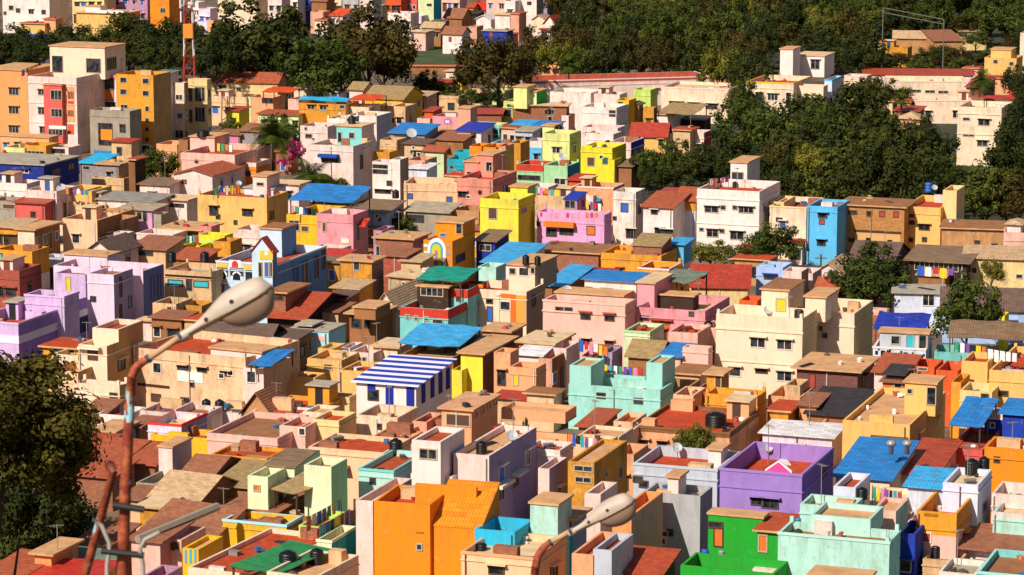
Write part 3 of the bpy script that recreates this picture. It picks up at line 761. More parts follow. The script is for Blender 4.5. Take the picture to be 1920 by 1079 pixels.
k=B(1546,150,1560,8,-1580,'bluewhite','tall white wing with blue edged roof and tall windows beside the cream mansion',cop='skyblue',sg=(3,2,'w'),rc='red')
B(1583,142,1625,5,5,'cream','short cream block at the left of the long red roofed complex',cop='whitepink',rc='rust',lo=(.8,'orangered'))
k=B(1620,140,1825,4,6,'whitepink','very long low range with red tiled roof bands behind the cream block',roof='leans',rc='rust',r=-5,rise=1.2)
k=B(1664,152,1812,5.5,9,'cream','broad cream block with three slit windows on the right',r=-4,cop='whitepink',rc='pale',w='1710,169,16,4;1735,170,17,4;1760,171,17,4')
k=B(1714,188,1822,4,8,'cream','low cream range in front of the broad cream block',r=-4,rc='rust',cop='whitepink')
B(1812,164,1845,5,10,'brick','red brick gable range right of the broad cream block',roof='leans',rc='rust',rise=2)
k=B(1668,191,1705,3.8,5,'creamyel','ruined little yellow porch with two dark doorways behind the trees',roof='slab',w='1674,194,8,18,d;1687,196,8,14,d'); B(1682,222,1725,3,5,'peach','low peach shrine half hidden by trees',roof='hip',rc='pale'); B(1678,208,1722,3,6,'brick','low brick shed with red roof above the peach shrine',roof='leans',rc='rust')
k=B(1796,200,1878,9,9,'cream','tall cream house with faded wall lettering and dark window shades',ledge=True,rc='tan',w='1835,224,20,11,s;1833,264,18,10,s;1806,222,12,3;1806,252,20,3',ov=0); canopy(k,1842,184,1902,3,2.2,'red',rise=.3)
B(1893,186,1935,9,6,'cream','cream house with a pointed red sheet roof at the right edge',roof='gables',rc='red')
k=B(1846,108,1906,6,8,'peachyel','yellow villa with a smaller upper storey on the right edge of the wood',w='1863,113,7,6;1893,117,7,6',rc='pale'); room(k,1858,93,1896,2.1,5,'peachyel')
B(1808,128,1834,3.5,4,'palepink','small pale pink block left of the yellow villa',roof='slab'); B(1836,146,1892,3,5,'peach','low peach annexe in front of the yellow villa',roof='slab'); B(1913,62,1930,9,6,'cream','tall cream sliver of a house at the right edge above the wood')
k=B(1646,80,1652,6,4,'creamyel','ruined yellow gateway pillar in the wood',roof='slab'); B(1652,88,1702,4,5,'ochre','roofless ochre ruin with dark openings in the wood',rc='brown',g=(4,1,'')); 
B(1676,72,1752,3.5,7,'ruin','long ruined house with a pale tile roof in the wood',roof='gable',rc='pale',rise=1.8,r=-8); B(1752,78,1804,3.5,9,'ruin','grey tiled ruin right of the pale tiled one',roof='lean',rc='brown',rise=3.0,r=8); B(1800,60,1850,4,5,'creamyel','cream ruined house with a chimney stub in the wood',roof='lean',rc='pale',r=6); B(1884,56,1920,4,5,'mustard','broken mustard wall house near the right top corner',roof='slab')
# ---- second band, left
k=B(52,143,143,12,14,'whitepink','big pink and orange apartment block with a cream roof tower',rc='rust',ledge=True,w='72,168,12,10,s;72,202,12,12,s;75,238,12,12,s',ov=0)
wg=room(k,-30,130,51,12.3,10,'apricot',nm='wing',zb=0,roof='slab',rc='tan',w='17,165,18,13,s;17,200,18,13,s;17,236,18,13,s'); wg=room(k,87,158,121,10.6,2.5,'coral',nm='wing',zb=0,pr=1.0,roof='slab',rc='rust',w='96,170,20,17;98,205,20,14;96,243,26,11')
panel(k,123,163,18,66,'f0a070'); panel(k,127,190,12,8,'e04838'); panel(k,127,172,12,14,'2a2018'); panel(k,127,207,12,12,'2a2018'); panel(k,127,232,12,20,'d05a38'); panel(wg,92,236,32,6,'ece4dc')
room(k,0,255,92,3.2,3,'peach',nm='porch',zb=0,g=(4,1))
rt=room(k,93,86,196,5.0,7,'cream',w='98,105,20,30,d;162,110,27,26,d',s='200,108,18,22,',nm='roof_tower',rc='tan')
k=B(181,140,222,11.6,6,'bluewhite','pale blue narrow block with pink cornice wedged left of the ochre tower',hi=(.7,'pink'),rc='pale',w='194,147,20,20;190,192,26,14;183,152,9,7,B;195,170,18,18,O')
k=B(217,139,287,12,-320,'mustard','tall ochre tower block with two columns of small dark windows',sc='tan',p=.7,rc='brown',w='226,146,11,9;268,148,11,9;226,168,11,9;268,171,11,9;227,197,12,9;273,200,6,9;273,222,6,7;273,239,6,7;273,258,6,8'); panel(k,245,273,36,22,'2c3450'); panel(k,243,270,40,3,'f0e4e0')
k=B(168,206,243,7,5,'concrete','grey concrete house with an orange banner hung in its opening',rc='grey',w='185,232,26,40;225,234,10,14;229,271,9,12'); panel(k,189,243,22,20,'f08a1c',nm='banner'); panel(k,176,283,44,6,'3a80b8')
k=B(322,155,345,9.5,-352,'cream','yellow cream apartment house with stacked open balconies, left part',sc='tan',rc='tan',g=(1,3,''),sg=(2,3,'')); k=B(352,148,388,9.5,-396,'creamyel','yellow cream apartment house with deep recessed balconies, right part',rc='tan',w='366,164,18,26;366,202,18,26;353,166,8,24,N;353,206,8,24,N',ledge=True,sg=(1,3,''))
k=B(290,138,318,11,4,'white','white stair block with a grey sheet roof behind the ochre tower',roof='leans',rc='greygreen')
k=B(390,154,520,5,8,'creamyel','long low yellow hall with a weathered red tile roof',roof='gable',rc='brickred',rise=2.0,r=-10,w='444,164,7,7;410,160,14,6')
k=B(464,182,512,5,6,'peach','peach house with a bright orange red tent shaped roof',rc='tan',w='494,182,20,14'); canopy(k,490,172,542,5,2.0,'orange',rise=.9,dr=-6)
k=B(395,180,462,5,6,'peachcream','long peach house with carved cornice below the yellow hall',ledge=True,g=(3,1),rc='tan'); k=B(424,208,448,3.8,5,'lemon','small lemon yellow house with a dark red lean-to roof',roof='leans',rc='rust',w='432,222,10,6'); 
B(462,182,470,5,3,'palegreen','narrow pale green house beside the red tent shaped roof'); B(440,196,474,3.5,4,'whitepink','white house with a fallen red sheet on its wall',roof='leans',rc='red',rise=1.8)
k=B(484,214,560,3.6,5,'palegreen','low pale house with a rust tile strip roof by the tall garden palm',roof='lean',rc='brickred',g=(4,1)); B(540,186,560,5.4,6,'palepink','pink house with a dark round arch',w='544,214,14,14')
k=B(561,193,648,5.5,7,'ochre','brown stone house under a curved bright blue roof',rc='tan',w='577,197,13,8,s;600,198,12,9,s;637,196,9,9'); canopy(k,556,187,649,4,1.0,'cyan',rise=.5,posts=False); B(556,206,624,3.6,5,'peach','low peach wall house in front of the curved blue roof',roof='flat',rc='tan')
k=B(650,200,692,5,6,'cream','cream house with a bright orange sheet roof',rc='tan',g=(2,1)); canopy(k,650,187,700,6,1.8,'orange',rise=.9,dr=-8)
B(655,168,680,6,6,'whitepink','small white house with a lilac wall behind the orange sheet roof',roof='gable',rc='thatch'); k=B(684,184,755,5,9,'yeldeep','yellow house under a wide brown tiled gable',roof='gable',rc='thatch',rise=2.2); B(722,170,752,6,6,'oldcream','cream turreted house behind the brown gable',g=(3,1))
B(551,166,574,5.5,4,'cream','small cream cube against the big dark tree',roof='leans',rc='pale'); B(606,174,636,5,4,'bluewhite','little blue white house behind the curved blue roof',g=(2,1))
B(703,198,760,4.5,6,'oldcream','weathered beige house with clutter on its roof right of the orange roof',g=(3,1),wear=.6,rc='pale'); B(758,180,800,4.5,6,'peachpink','dusty pink house at the foot of the brown trees',g=(3,1),wear=.6,roof='lean',rc='pale')
# ---- second band, centre
k=B(944,190,985,6,6,'lime','stepped lime green house with dark verandas',w='951,196,9,9;944,206,14,12',ledge=True,rc='green'); room(k,963,163,988,3.5,4,'limepale'); room(k,987,172,1006,2.6,5,'palegreen',sc='green')
k=B(961,198,1062,5.5,5,'brick','long bare brick house with a pale lower band',roof='slab',rc='pale',w='1023,206,16,8;1028,219,8,12,d',lo=(1.8,'beige'),r=-8,wear=.6); B(1012,215,1066,4,4,'whitepink','pink white house with a black water tank at the brick house end',g=(2,1,'w'),sc='peachpink')
k=B(1031,172,1108,6.5,8,'white','plain white house with a tall blue door',w='1106,163,9,28,dB',rc='pale',p=.6); k=B(1090,200,1156,6.5,-1178,'white','white house with an outside stair slanting up its front',rc='pale',w='1116,240,16,6,s;1143,208,10,10'); B(1114,176,1162,6.5,5,'whitepink','pinkish white block with rooftop clutter behind the outside stair',g=(2,1))
B(1092,238,1158,5,5,'whitepink','white house with a dark strip balcony below the outside stair',w='1098,250,54,5;1110,262,20,5')
k=B(1155,188,1179,7,5,'yeldeep','narrow deep yellow house with one dark window',w='1159,191,9,11'); k=B(1188,168,1220,7.5,-1233,'lime','lime green rooftop cube house on ochre base',lo=(4.8,'mustard'),rc='grey'); k=B(1180,196,1198,6,-1206,'ruin','old dark stone house with round topped gable',roof='gablex',rc='dark',wear=.7); B(1206,202,1226,5.5,-1232,'ochre','ochre house between the stone gable and the thatched hut',g=(1,1),sc='brown')
B(1146,215,1168,4.5,4,'peachyel','yellow balcony house under the narrow deep yellow one',g=(2,1)); B(1146,234,1170,3.6,4,'white','white cube left of the stone gable')
k=B(1232,215,1262,3.8,9,'white','white walled hut under a big brown hipped thatch',rc='brown',roof='slab'); canopy(k,1231,212,1300,8,.7,'thatch',kind='lean',rise=1.9,dr=-6)
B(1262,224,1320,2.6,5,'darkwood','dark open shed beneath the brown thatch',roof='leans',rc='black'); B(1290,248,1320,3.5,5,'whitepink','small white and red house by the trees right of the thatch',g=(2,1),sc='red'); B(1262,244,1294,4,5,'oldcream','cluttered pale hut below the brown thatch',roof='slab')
k=B(1184,256,1249,4.6,6,'peachyel','cream house with a long bright red tile roof',roof='gable',rc='red',rise=2.4,w='1235,262,8,11,s',r=-10)
k=B(1143,266,1183,6,-1208,'whitepink','pinkish white house with a vivid blue side wall',sc='royal',ledge=True,rc='pale',s='1189,282,6,14,O;1199,276,5,14')
k=B(811,218,862,5.6,6,'peachpink','pink house with a mauve flower emblem on its front',hi=(1.5,'pink'),rc='rust',lo=(2.4,'white'),w='826,248,12,10;838,246,8,9,R'); panel(k,832,223,15,10,'b878b0',nm='flower_emblem'); panel(k,836,226,6,5,'f4eaf0',nm='flower_emblem',t=.09)
wg=room(k,858,203,882,7.4,3,'peachpink',nm='stair_tower',zb=0)
B(796,209,812,5,5,'orangered','small orange red house left of the flower emblem house',roof='leans',rc='rust'); B(782,222,806,4,4,'palepink','small pink hut left of the flower emblem house',g=(1,1))
B(880,214,940,4.5,6,'brick','long low brick range with a rust roof below the field trees',roof='leans',rc='rust',r=-4)
k=B(857,246,902,5,7,'white','white house with a dark blue sheet roof',roof='leans',rc='royal',w='883,251,9,7',rise=1.4)
B(884,232,940,3.8,4,'limepale','low lime walled terrace behind the dark blue roof',roof='flat',rc='pale')
k=B(908,240,936,5,5,'turq','small teal house with dark open front',w='911,244,22,14,',rc='tan'); B(940,240,966,5.2,5,'palepink','dusty pink house behind the blue parapet wall',g=(2,1,'w'),roof='slab',rc='rust')
k=B(920,268,962,4.6,5,'white','white house with a bright blue parapet',hi=(.9,'skyblue'),rc='tan'); k=B(966,246,998,5,5,'greyblue','grey blue house with a pale sheet roof and dark shade below',roof='leans',rc='pale',g=(2,1)); B(989,264,1016,4.6,5,'skyblue','light blue house left of the lime tower',hi=(1,'white'),g=(1,1))
B(960,234,1000,5.4,5,'skyblue','low house with a pale blue roof band below the brick house',roof='leans',rc='bright',rise=.5); B(1000,236,1040,5.4,5,'bluewhite','blue and white roofed house behind the lime tower',roof='leans',rc='blue',g=(2,1))
k=B(1017,250,1068,8,-1089,'limepale','tall pale lime tower house with plain walls',sc='lime',rc='grey'); room(k,1017,236,1039,1.2,3,'limepale')
k=B(1020,310,1064,6,-1087,'mint','mint green house with a barred window in front of the lime tower',sc='teal',rc='pale',w='1040,335,20,11,w',lo=(1.5,'white'))
k=B(968,308,1019,5.2,6,'mint','mint house with a bright red parapet and fenced balcony',hi=(1.0,'red'),rc='rust',w='972,330,40,7')
k=B(1089,276,1148,6.5,8,'lemon','vivid lemon yellow house with a rust framed window',w='1102,296,12,15,N;1130,296,10,12,G',rc='pale',p=.6)
B(1140,300,1152,5,4,'lemon','narrow lemon house next to the dark brown lean-to'); B(1156,312,1184,4,6,'brownwall','dark brown lean-to by the vivid blue side wall',roof='leans',rc='brown')
B(1098,250,1150,5.8,5,'white','white house with a water tank above the vivid lemon house',g=(3,1))
k=B(796,284,832,5,-838,'palegreen','pale green house with a rust red lean-to roof',roof='lean',rc='brickred',rise=1.3,sc='tan'); k=B(838,298,870,4.8,5,'teal','bright turquoise house with a sloping parapet',w='843,312,8,5',rc='tan'); room(k,852,284,880,.8,3,'teal',roof='flat')
B(806,262,868,4,7,'brownwall','low brown tiled house behind the turquoise one',roof='lean',rc='brown',rise=1.6)
k=B(880,274,903,6,5,'orange','small orange house with a round shouldered parapet',rc='tan'); k=B(906,276,930,6.2,6,'orange','bright orange house left of the salmon pillar',rc='tan'); k=B(934,274,948,6.6,-964,'salmon','slim salmon house front with a tan side wall',sc='tan'); panel(k,936,280,5,16,'f0e8ea')
B(955,268,976,5.4,5,'ochre','ochre house with a pale round motif behind the slim salmon front')
k=B(857,334,924,6.8,-969,'salmon','large salmon pink house with one shaded window',rc='red',w='860,360,15,9,s;898,359,4,4'); r1=room(k,871,303,897,2.0,4,'salmon',w='876,322,8,10'); r1=room(k,894,290,924,3.0,5,'salmon',w='912,304,10,16;922,312,5,8')
k=B(757,344,857,5.6,8,'peachcream','long peach house with two small blue windows',rc='tan',w='765,364,8,8,B;838,370,9,12,B',r=-8); 
B(836,330,880,5.8,5,'peachcream','peach block behind the long peach house',roof='slab')
k=B(1075,349,1150,5,6,'peach','peach house with a wide red terrace right of the mint house',rc='red',cop='whitepink'); B(1084,366,1112,4,5,'white','white house with scalloped parapet and dark eyelets',g=(3,1,'')); B(1066,338,1094,4.6,5,'orangered','low red roofed house at the foot of the mint house',roof='leans',rc='red')
B(990,350,1028,4.2,5,'white','white low house with dark oval openings below the red parapet',g=(3,1,'')); B(1000,366,1060,4.4,6,'oldcream','cluttered beige terrace house behind the pink orchid house',rc='brown',wear=.7)
# ---- third band, left edge
k=B(-70,303,82,7,-147,'navy','large navy blue warehouse with a flat grey sheet roof',roof='slab',rc='grey',ov=.25,lo=(3.9,'white'),w='38,318,16,6,sw',s='98,318,14,10;128,308,11,9',n='warehouse',cat='warehouse'); 
B(8,276,46,4,5,'limepale','pale lime wall house behind the navy warehouse',rc='tan'); B(46,272,86,4.4,5,'mustard','mustard wall house behind the navy warehouse',rc='tan',w='52,284,30,5'); B(92,276,128,4,5,'whitepink','white pillared porch behind the navy warehouse',w='97,280,24,12')
k=B(150,306,184,5,7,'stone','grey house with a bright cyan sheet roof right of the warehouse',roof='leans',rc='cyan',rise=1.2,w='156,312,12,6'); k=B(182,308,222,5.4,-241,'stone','low grey green house with a tan coping beside the cyan roof',sc='mustard',roof='slab',rc='tan',s='226,312,12,14'); B(241,300,253,6.5,4,'brown','narrow dark brown tower house left of the bushy tree',sc='darkwood',roof='slab',rc='rust')
B(172,332,232,3.6,5,'oldcream','old cream and white house under the grey green one',g=(3,1),rc='pale',wear=.6)
B(293,270,332,5,6,'peach','peach house with clutter on its terrace right of the ochre tower',rc='pale',g=(2,1)); B(334,262,352,6,5,'brownwall','brown latticed house left of the pale pink one',g=(1,2))
k=B(340,286,440,6,12,'palepink','pale pink house with raised left block and a black tank',rc='rust',w='366,300,5,5'); room(k,356,256,402,2.1,5,'palepink'); 
k=B(326,326,398,4.6,9,'whitepink','white house with a dark slanting gable roof below the pale pink house',roof='gablex',rc='brickred',rise=1.0,w='354,323,8,9,R;342,338,7,6,R')
B(262,346,318,3.4,5,'whitepink','low whitish shed behind the corrugated white fence',roof='leans',rc='brown',rise=.8); B(302,374,350,4,5,'white','white corrugated fence house with a sloping left side',roof='slab',rc='pale',w='304,384,40,2')
k=B(450,246,484,5,4,'stone','rough grey stone gable wall left of the tall garden palm',roof='lean',rc='brown',rise=1.6,wear=.8); B(403,252,450,4.4,5,'brownwall','dark brown shed with a pink doorway beside the stone gable',roof='lean',rc='brown',w='432,256,14,14,P'); B(448,276,492,3.6,5,'lavwhite','pale lilac low house with hatched wall left of the garden palm',g=(2,1))
k=B(442,304,480,4.6,6,'orange','orange yellow house with a dark window below the palm',w='453,322,16,7',rc='pale',hi=(.6,'whitepink')); B(412,314,442,4.2,4,'whitepink','small pink white house left of the orange yellow one',g=(1,1),roof='leans',rc='rust')
k=B(370,318,408,4,4,'oldcream','stained beige block with two brown holes',wear=.8,rc='pale')
k=B(580,271,662,8,-697,'whitepink','tall pinkish white house with a blue awning and aqua rooftop room',rc='grey',w='604,294,15,10;622,294,12,10',p=.7); panel(k,600,289,36,6,'20469c',nm='awning',t=.9); room(k,631,236,678,2.7,4.5,'turq',rc='pale',w='634,248,6,18;655,249,9,10',sc='whitepink')
B(563,236,614,7,6,'whitepink','pinkish white house behind the one with the blue awning',w='573,252,12,7;572,240,3,3',rc='rust'); k=B(613,222,650,7.4,6,'white','white house with a grey blank side left of the black tank',sc='grey',rc='rust'); k=B(651,216,706,7,-735,'white','white house with a grey right wall above the aqua room',sc='greyblue',rc='pale',w='686,240,8,7')
k=B(731,250,796,5,7,'stone','low dark house under a wide bright blue sheet roof',roof='leans',rc='blue',rise=1.8,w='740,256,40,8'); B(712,262,744,5.4,5,'oldcream','old beige house left under the wide bright blue roof',wear=.6,g=(2,1)); B(700,285,730,6.4,4,'ochre','ochre house with clutter above the white balcony house',rc='pale',g=(1,1))
k=B(698,303,734,7.4,-748,'white','white house with a brown timber balcony window',rc='tan',w='700,310,26,15;704,356,28,6,s;726,340,8,8'); k=B(733,299,750,7.8,-766,'white','slim white stair tower beside the timber balcony',sc='concrete',rc='tan')
B(758,270,798,5.4,5,'oldcream','weathered pale house with a big round dish',wear=.6,roof='lean',rc='dark'); B(762,300,796,5,6,'peachpink','cluttered dusty pink house left of the pale green one',g=(2,1),wear=.6); B(766,316,800,4.2,5,'bluewhite','low bluish house above the long peach house',roof='leans',rc='white')
B(716,338,758,4,5,'concrete','small grey house between the slim stair tower and the long peach house',g=(2,1)); 
k=B(0,352,30,4.2,6,'coral','salmon house with a slanting gable at the far left edge',roof='lean',rc='brickred',w='20,356,7,9'); k=B(29,380,84,4,6,'coral','coral house with a steep slanting parapet and small dark window',w='58,398,8,9',rc='rust',roof='leans',rise=1.0); B(-20,376,28,4,5,'concrete','grey house with a brick red shutter at the far left edge',w='8,384,22,8,N')
k=B(47,356,106,5.4,7,'whitepink','white house below the warehouse with a plain parapet',rc='pale'); B(-10,342,50,5.4,5,'white','white latticed parapet house under the navy warehouse',g=(4,1,'w')); B(70,376,104,3.6,4,'white','low white house with a dark shaded window',w='72,384,16,5,s')
k=B(115,356,172,5,7,'peachyel','yellow house with a blue tarpaulin and dish on the roof',rc='tan',g=(2,1)); B(120,378,178,3.6,5,'peachcream','cream house beneath the yellow one with coloured bundles',g=(3,1),rc='pale')
k=B(184,374,290,4.2,6,'whitepink','long white house with grey sheet parapet and rubble',roof='leans',rc='grey',g=(4,1),rise=.7); k=B(222,392,285,3.8,5,'orchid','old magenta pink house with two pink posts and dark doors',w='236,396,10,20,d;252,398,14,14;268,398,8,16,d',wear=.8,rc='pale',roof='leans',rise=.5)
B(170,398,224,4.2,5,'ruin','stained ochre wall house with a white doorway',g=(3,1,'w'),wear=.8); B(288,402,302,4,3,'concrete','grey narrow gap house beside the magenta posts',sc='concrete')
k=B(370,365,500,6,-540,'peachyel','wide cream yellow house with a red terrace',rc='red',p=.5,s='505,397,8,14'); room(k,474,330,500,2.6,4,'whitepink',w='482,343,12,4'); room(k,458,352,512,.9,4,'bluewhite',nm='skylight',rc='grey')
B(505,344,560,4.6,4,'whitepink','long white ledge house behind the white rooftop hut',roof='slab',rc='pale')
k=B(537,402,596,5,9,'yeldeep','deep yellow house under the left half of a blue sheet canopy',p=1,w='543,414,18,18;566,425,12,9,N',rc='tan')
k=B(594,400,662,6.4,-690,'pink','pink house under a big bright blue sheet canopy',p=.9,rc='pale',w='606,418,4,16,N',s='668,420,5,30'); canopy(k,540,374,660,8,1.7,'blue',rise=1.9); panel(k,640,448,14,8,'efe4c4'); canopy(k,658,424,684,2.2,-.6,'red',rise=1.3,posts=False)
k=B(672,396,724,4.6,6,'paleblue','pale lavender blue house under a buckled brown sheet roof',roof='leans',rc='brown',rise=1.5,ov=.6); B(690,406,728,3.6,3,'cream','small cream shed with blue bundles in front of the lavender house',g=(3,1))
B(760,396,840,4.2,5,'concrete','grey open sheet roofed shed below the long peach house',roof='leans',rc='pale',rise=1.3,w='764,404,30,12'); panel(BL[-1][1],0,0,1,1,'f0eef0') if False else None
B(836,390,856,4,3,'white','small white cistern house beside the long peach house'); B(850,394,898,4.4,6,'ruin','patched brick and ochre house left of the tall yellow house',g=(2,1),wear=.8)
k=B(900,372,972,8,-1003,'yellow','tall lemon yellow house with one rust framed window',p=1.0,rc='tan',w='917,390,14,20,N',sc='lemon',s='978,390,8,9'); room(k,957,350,989,1.6,3,'yellow',sc='lime',rc='tan')
k=B(1007,397,1133,6,-1147,'orchid','orchid pink house with orange awning and rooftop cabin',p=1.1,rc='pale',w='1025,430,18,13;1050,430,24,10;1101,425,14,15,O;1006,415,5,8'); panel(k,1023,416,56,9,'ee7a22',nm='awning',t=.8); panel(k,1098,399,5,9,'ee7a22'); panel(k,1107,399,5,9,'c0406a'); panel(k,1116,399,5,9,'ee7a22'); panel(k,1013,399,4,7,'c0406a'); panel(k,1040,400,6,8,'e890a8'); panel(k,1062,400,5,8,'c0406a'); r1=room(k,1058,374,1082,2.0,3.5,'mauve',roof='leans',rc='royal',rise=.5,w='1060,376,18,14')
k=B(1004,470,1122,4,8,'brick','low brick house directly below the orchid pink house',roof='slab',rc='brown',w='1010,480,12,8'); B(1040,486,1100,3,5,'brownwall','low brown tarpaulin shed below the brick house',roof='lean',rc='pale',g=(3,1))
k=B(1150,359,1192,7,-1210,'white','small grey white house with a blue red window cloth',w='1165,382,12,15,B;1178,430,16,16,s;1150,408,2,3',sc='greyblue',rc='pale',wear=.5); 
k=B(1206,388,1262,6.6,8,'white','white house with a sloping red tile roof left of the tall white house',roof='lean',rc='brickred',rise=2,w='1222,394,10,7,s;1229,428,14,10,s;1258,432,20,10,s'); k=B(1262,376,1304,6.8,5,'bluewhite','bluish white house with a yellow orange balcony front',hi=(1.2,'mustard'),w='1268,381,10,22,O;1254,382,8,20,N',roof='lean',rc='brickred',rise=2.2); B(1234,364,1262,7.2,5,'peachyel','small yellow house topped by brown tiles behind the red roof',roof='leans',rc='rust',rise=.4)
k=B(1307,354,1424,8.6,-1463,'white','tall white three storey house with a stair tower and striped shades',rc='red',p=1.0,w='1322,387,24,11,s;1352,386,8,7;1374,386,8,7;1386,388,26,11,s;1326,430,20,14,s;1350,430,8,7;1312,428,7,5;1370,434,24,15,s',ledge=True,wear=.2); room(k,1370,304,1401,3.0,6,'white',rc='tan',w='1373,323,20,24')
k=B(1443,386,1512,6.6,9,'cream','cream house with yellow edged terrace between tall white and blue houses',rc='rust',cop='creamyel',w='1456,410,10,4',g=(1,1)); B(1443,378,1470,6.8,7,'creamyel','narrow yellow block against the tall white house',rc='rust',w='1446,385,16,8,N')
k=B(1514,386,1570,7.2,8,'skyblue','narrow sky blue house with a red terrace',p=.6,rc='red',w='1535,400,15,8,s;1537,412,8,8,R;1533,450,14,10,s',wear=.2)
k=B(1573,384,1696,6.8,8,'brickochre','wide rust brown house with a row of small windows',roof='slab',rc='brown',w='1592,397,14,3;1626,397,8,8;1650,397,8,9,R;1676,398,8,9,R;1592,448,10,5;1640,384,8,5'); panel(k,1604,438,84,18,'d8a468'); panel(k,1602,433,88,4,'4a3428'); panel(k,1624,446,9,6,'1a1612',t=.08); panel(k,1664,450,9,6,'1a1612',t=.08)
k=B(1592,490,1672,3.6,9,'brickdark','low house with a dark brown tile gable split by a white pipe',roof='gable',rc='dark',rise=2.3)
k=B(1695,387,1764,6.6,-1797,'peachyel','peach yellow stepped house with dark small windows',p=.8,rc='red',w='1706,402,7,4;1706,415,8,5;1724,421,18,10,s;1705,447,6,6;1730,446,7,7;1722,466,14,9,s',wear=.2); wg=room(k,1768,357,1794,8.6,5,'creamyel',nm='wing',zb=0,roof='flat',rc='tan')
k=B(1766,428,1925,5,8,'ruin','long derelict wall with flaking white patches',roof='slab',rc='brown',w='1828,452,8,6;1860,458,9,8',wear=1.0,r=-12); k=B(1808,484,1925,4,6,'creamyel','lower derelict front with small dark openings and flaking cream plaster',wear=.9,roof='lean',rc='pale',rise=1.4,w='1822,502,9,10,w;1856,503,12,11;1906,516,10,5',r=-12)
k=B(1882,436,1930,6,5,'palepink','pale salmon house with a red shaded slit at the right edge',w='1884,472,16,6,sr',rc='pale',r=-10); B(1888,420,1914,6.8,4,'white','small white house tip with pink spots at the right edge',roof='hip',rc='pale')
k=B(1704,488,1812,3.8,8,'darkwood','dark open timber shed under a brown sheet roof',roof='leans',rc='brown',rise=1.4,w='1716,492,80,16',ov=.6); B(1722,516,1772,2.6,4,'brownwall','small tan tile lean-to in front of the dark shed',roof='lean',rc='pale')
k=B(1523,514,1582,3,8,'whitepink','low white tent roofed house beside the sky blue house',roof='gablex',rc='pale',rise=1.8); k=B(1527,556,1564,3.2,7,'mustard','little yellow edged house with a dark red tile roof left of the big tree',roof='gable',rc='brickred',rise=2.2); B(1520,566,1558,3.8,3,'whitepink','low white arcade wall with orange panel below the red tile roof',w='1522,565,20,6,O')
k=B(1677,549,1768,4.4,6,'bluewhite','pale blue white house with a dark green window',roof='slab',rc='grey',w='1731,553,20,20,w;1711,552,3,3',r=-8); B(1702,576,1755,2.6,3,'brickred','low red brick wall house under the pale blue white one',roof='slab')
k=B(1768,580,1935,3.6,8,'paleblue','long pale blue house under a dark ridged roof with a red ridge',roof='gable',rc='dark',rise=2.4,r=-8); B(1874,592,1884,3.8,3,'lemon','thin yellow gate pier at the long pale blue house',n='gate_pier',cat='pier')
k=B(1637,650,1736,5,7,'bluewhite','white balcony house with scribbled parapet under a royal blue canopy',p=1.2,rc='tan',cop='white',r=-14,w='1640,672,18,7;1665,674,18,7;1690,676,24,7'); room(k,1650,622,1740,2.6,2,'greyblue',nm='upper_room',w='1700,628,12,24,dT;1724,628,12,26,d;1672,630,14,14'); canopy(k,1637,617,1736,6,2.3,'royal',rise=1.5)
for q in range(9):
    x=1641+q*10.6; panel(k,x,658+q*1.4-(q%3)*2,5+(q*7)%4,7+(q*5)%6,'16181e',nm='scribbled_lettering',t=.04); panel(k,x+5,652+q*1.5+(q%2)*5,3,5,'16181e',nm='scribbled_lettering',t=.04)
k=B(1752,660,1852,4.6,5,'turq','turquoise house with a coral patch beneath a brown sheet roof',p=.9,r=-12,rc='tan',wear=.5); canopy(k,1776,632,1935,6,2.2,'brown',rise=1.4)
# ---- fourth band left: cream, purple, blue white
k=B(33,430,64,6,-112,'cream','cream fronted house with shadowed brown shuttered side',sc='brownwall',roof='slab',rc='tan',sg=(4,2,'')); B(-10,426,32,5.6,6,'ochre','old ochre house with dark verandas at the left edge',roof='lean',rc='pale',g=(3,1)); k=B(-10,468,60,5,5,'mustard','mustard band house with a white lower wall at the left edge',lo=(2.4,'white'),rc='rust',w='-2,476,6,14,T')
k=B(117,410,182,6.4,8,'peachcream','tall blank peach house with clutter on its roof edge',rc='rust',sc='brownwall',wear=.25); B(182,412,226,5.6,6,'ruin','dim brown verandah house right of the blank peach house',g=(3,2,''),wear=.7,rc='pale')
k=B(161,474,212,4.6,8,'whitepink','low white house with a grey brown pyramid roof',roof='gablex',rc='dark',rise=1.9); B(213,436,240,5,-250,'whitepink','small white cube house left of the stacked brown roofs',sc='concrete',rc='tan'); k=B(256,437,324,4.6,5,'whitepink','long white wall house with a red edge',rc='tan',cop='whitepink'); k=B(246,466,310,4.2,6,'oldcream','low house with two stacked brown tile strips',roof='lean',rc='brown',rise=1.6,w='250,472,36,6'); B(190,448,214,4.2,6,'brownwall','small dark gabled hut left of the white cube house',roof='gablex',rc='dark')
k=B(306,428,374,4.6,6,'brick','dark brick hut under a heavy tan slab near the lime house',roof='slab',rc='tan',ov=.7); k=B(372,440,421,4.6,-437,'lime','lime yellow house with a green side wall',sc='mint',rc='tan',hi=(.5,'lemon')); B(341,460,374,3.8,4,'lemon','lemon parapet house with washing left of the lime one',rc='rust'); B(372,424,396,5.2,3,'salmon','small salmon block on the left of the lime house')
B(325,486,380,3.8,5,'brownwall','brown shed with a rusty roof and a round tank below the lime house',roof='lean',rc='brickred',rise=1.4)
B(440,430,488,4.6,5,'whitepink','cluttered white and brown house behind the ornate blue house',g=(3,1),wear=.6); B(400,452,432,4.4,4,'ochre','small ochre house between the lime and ornate blue houses',g=(2,1),wear=.6)
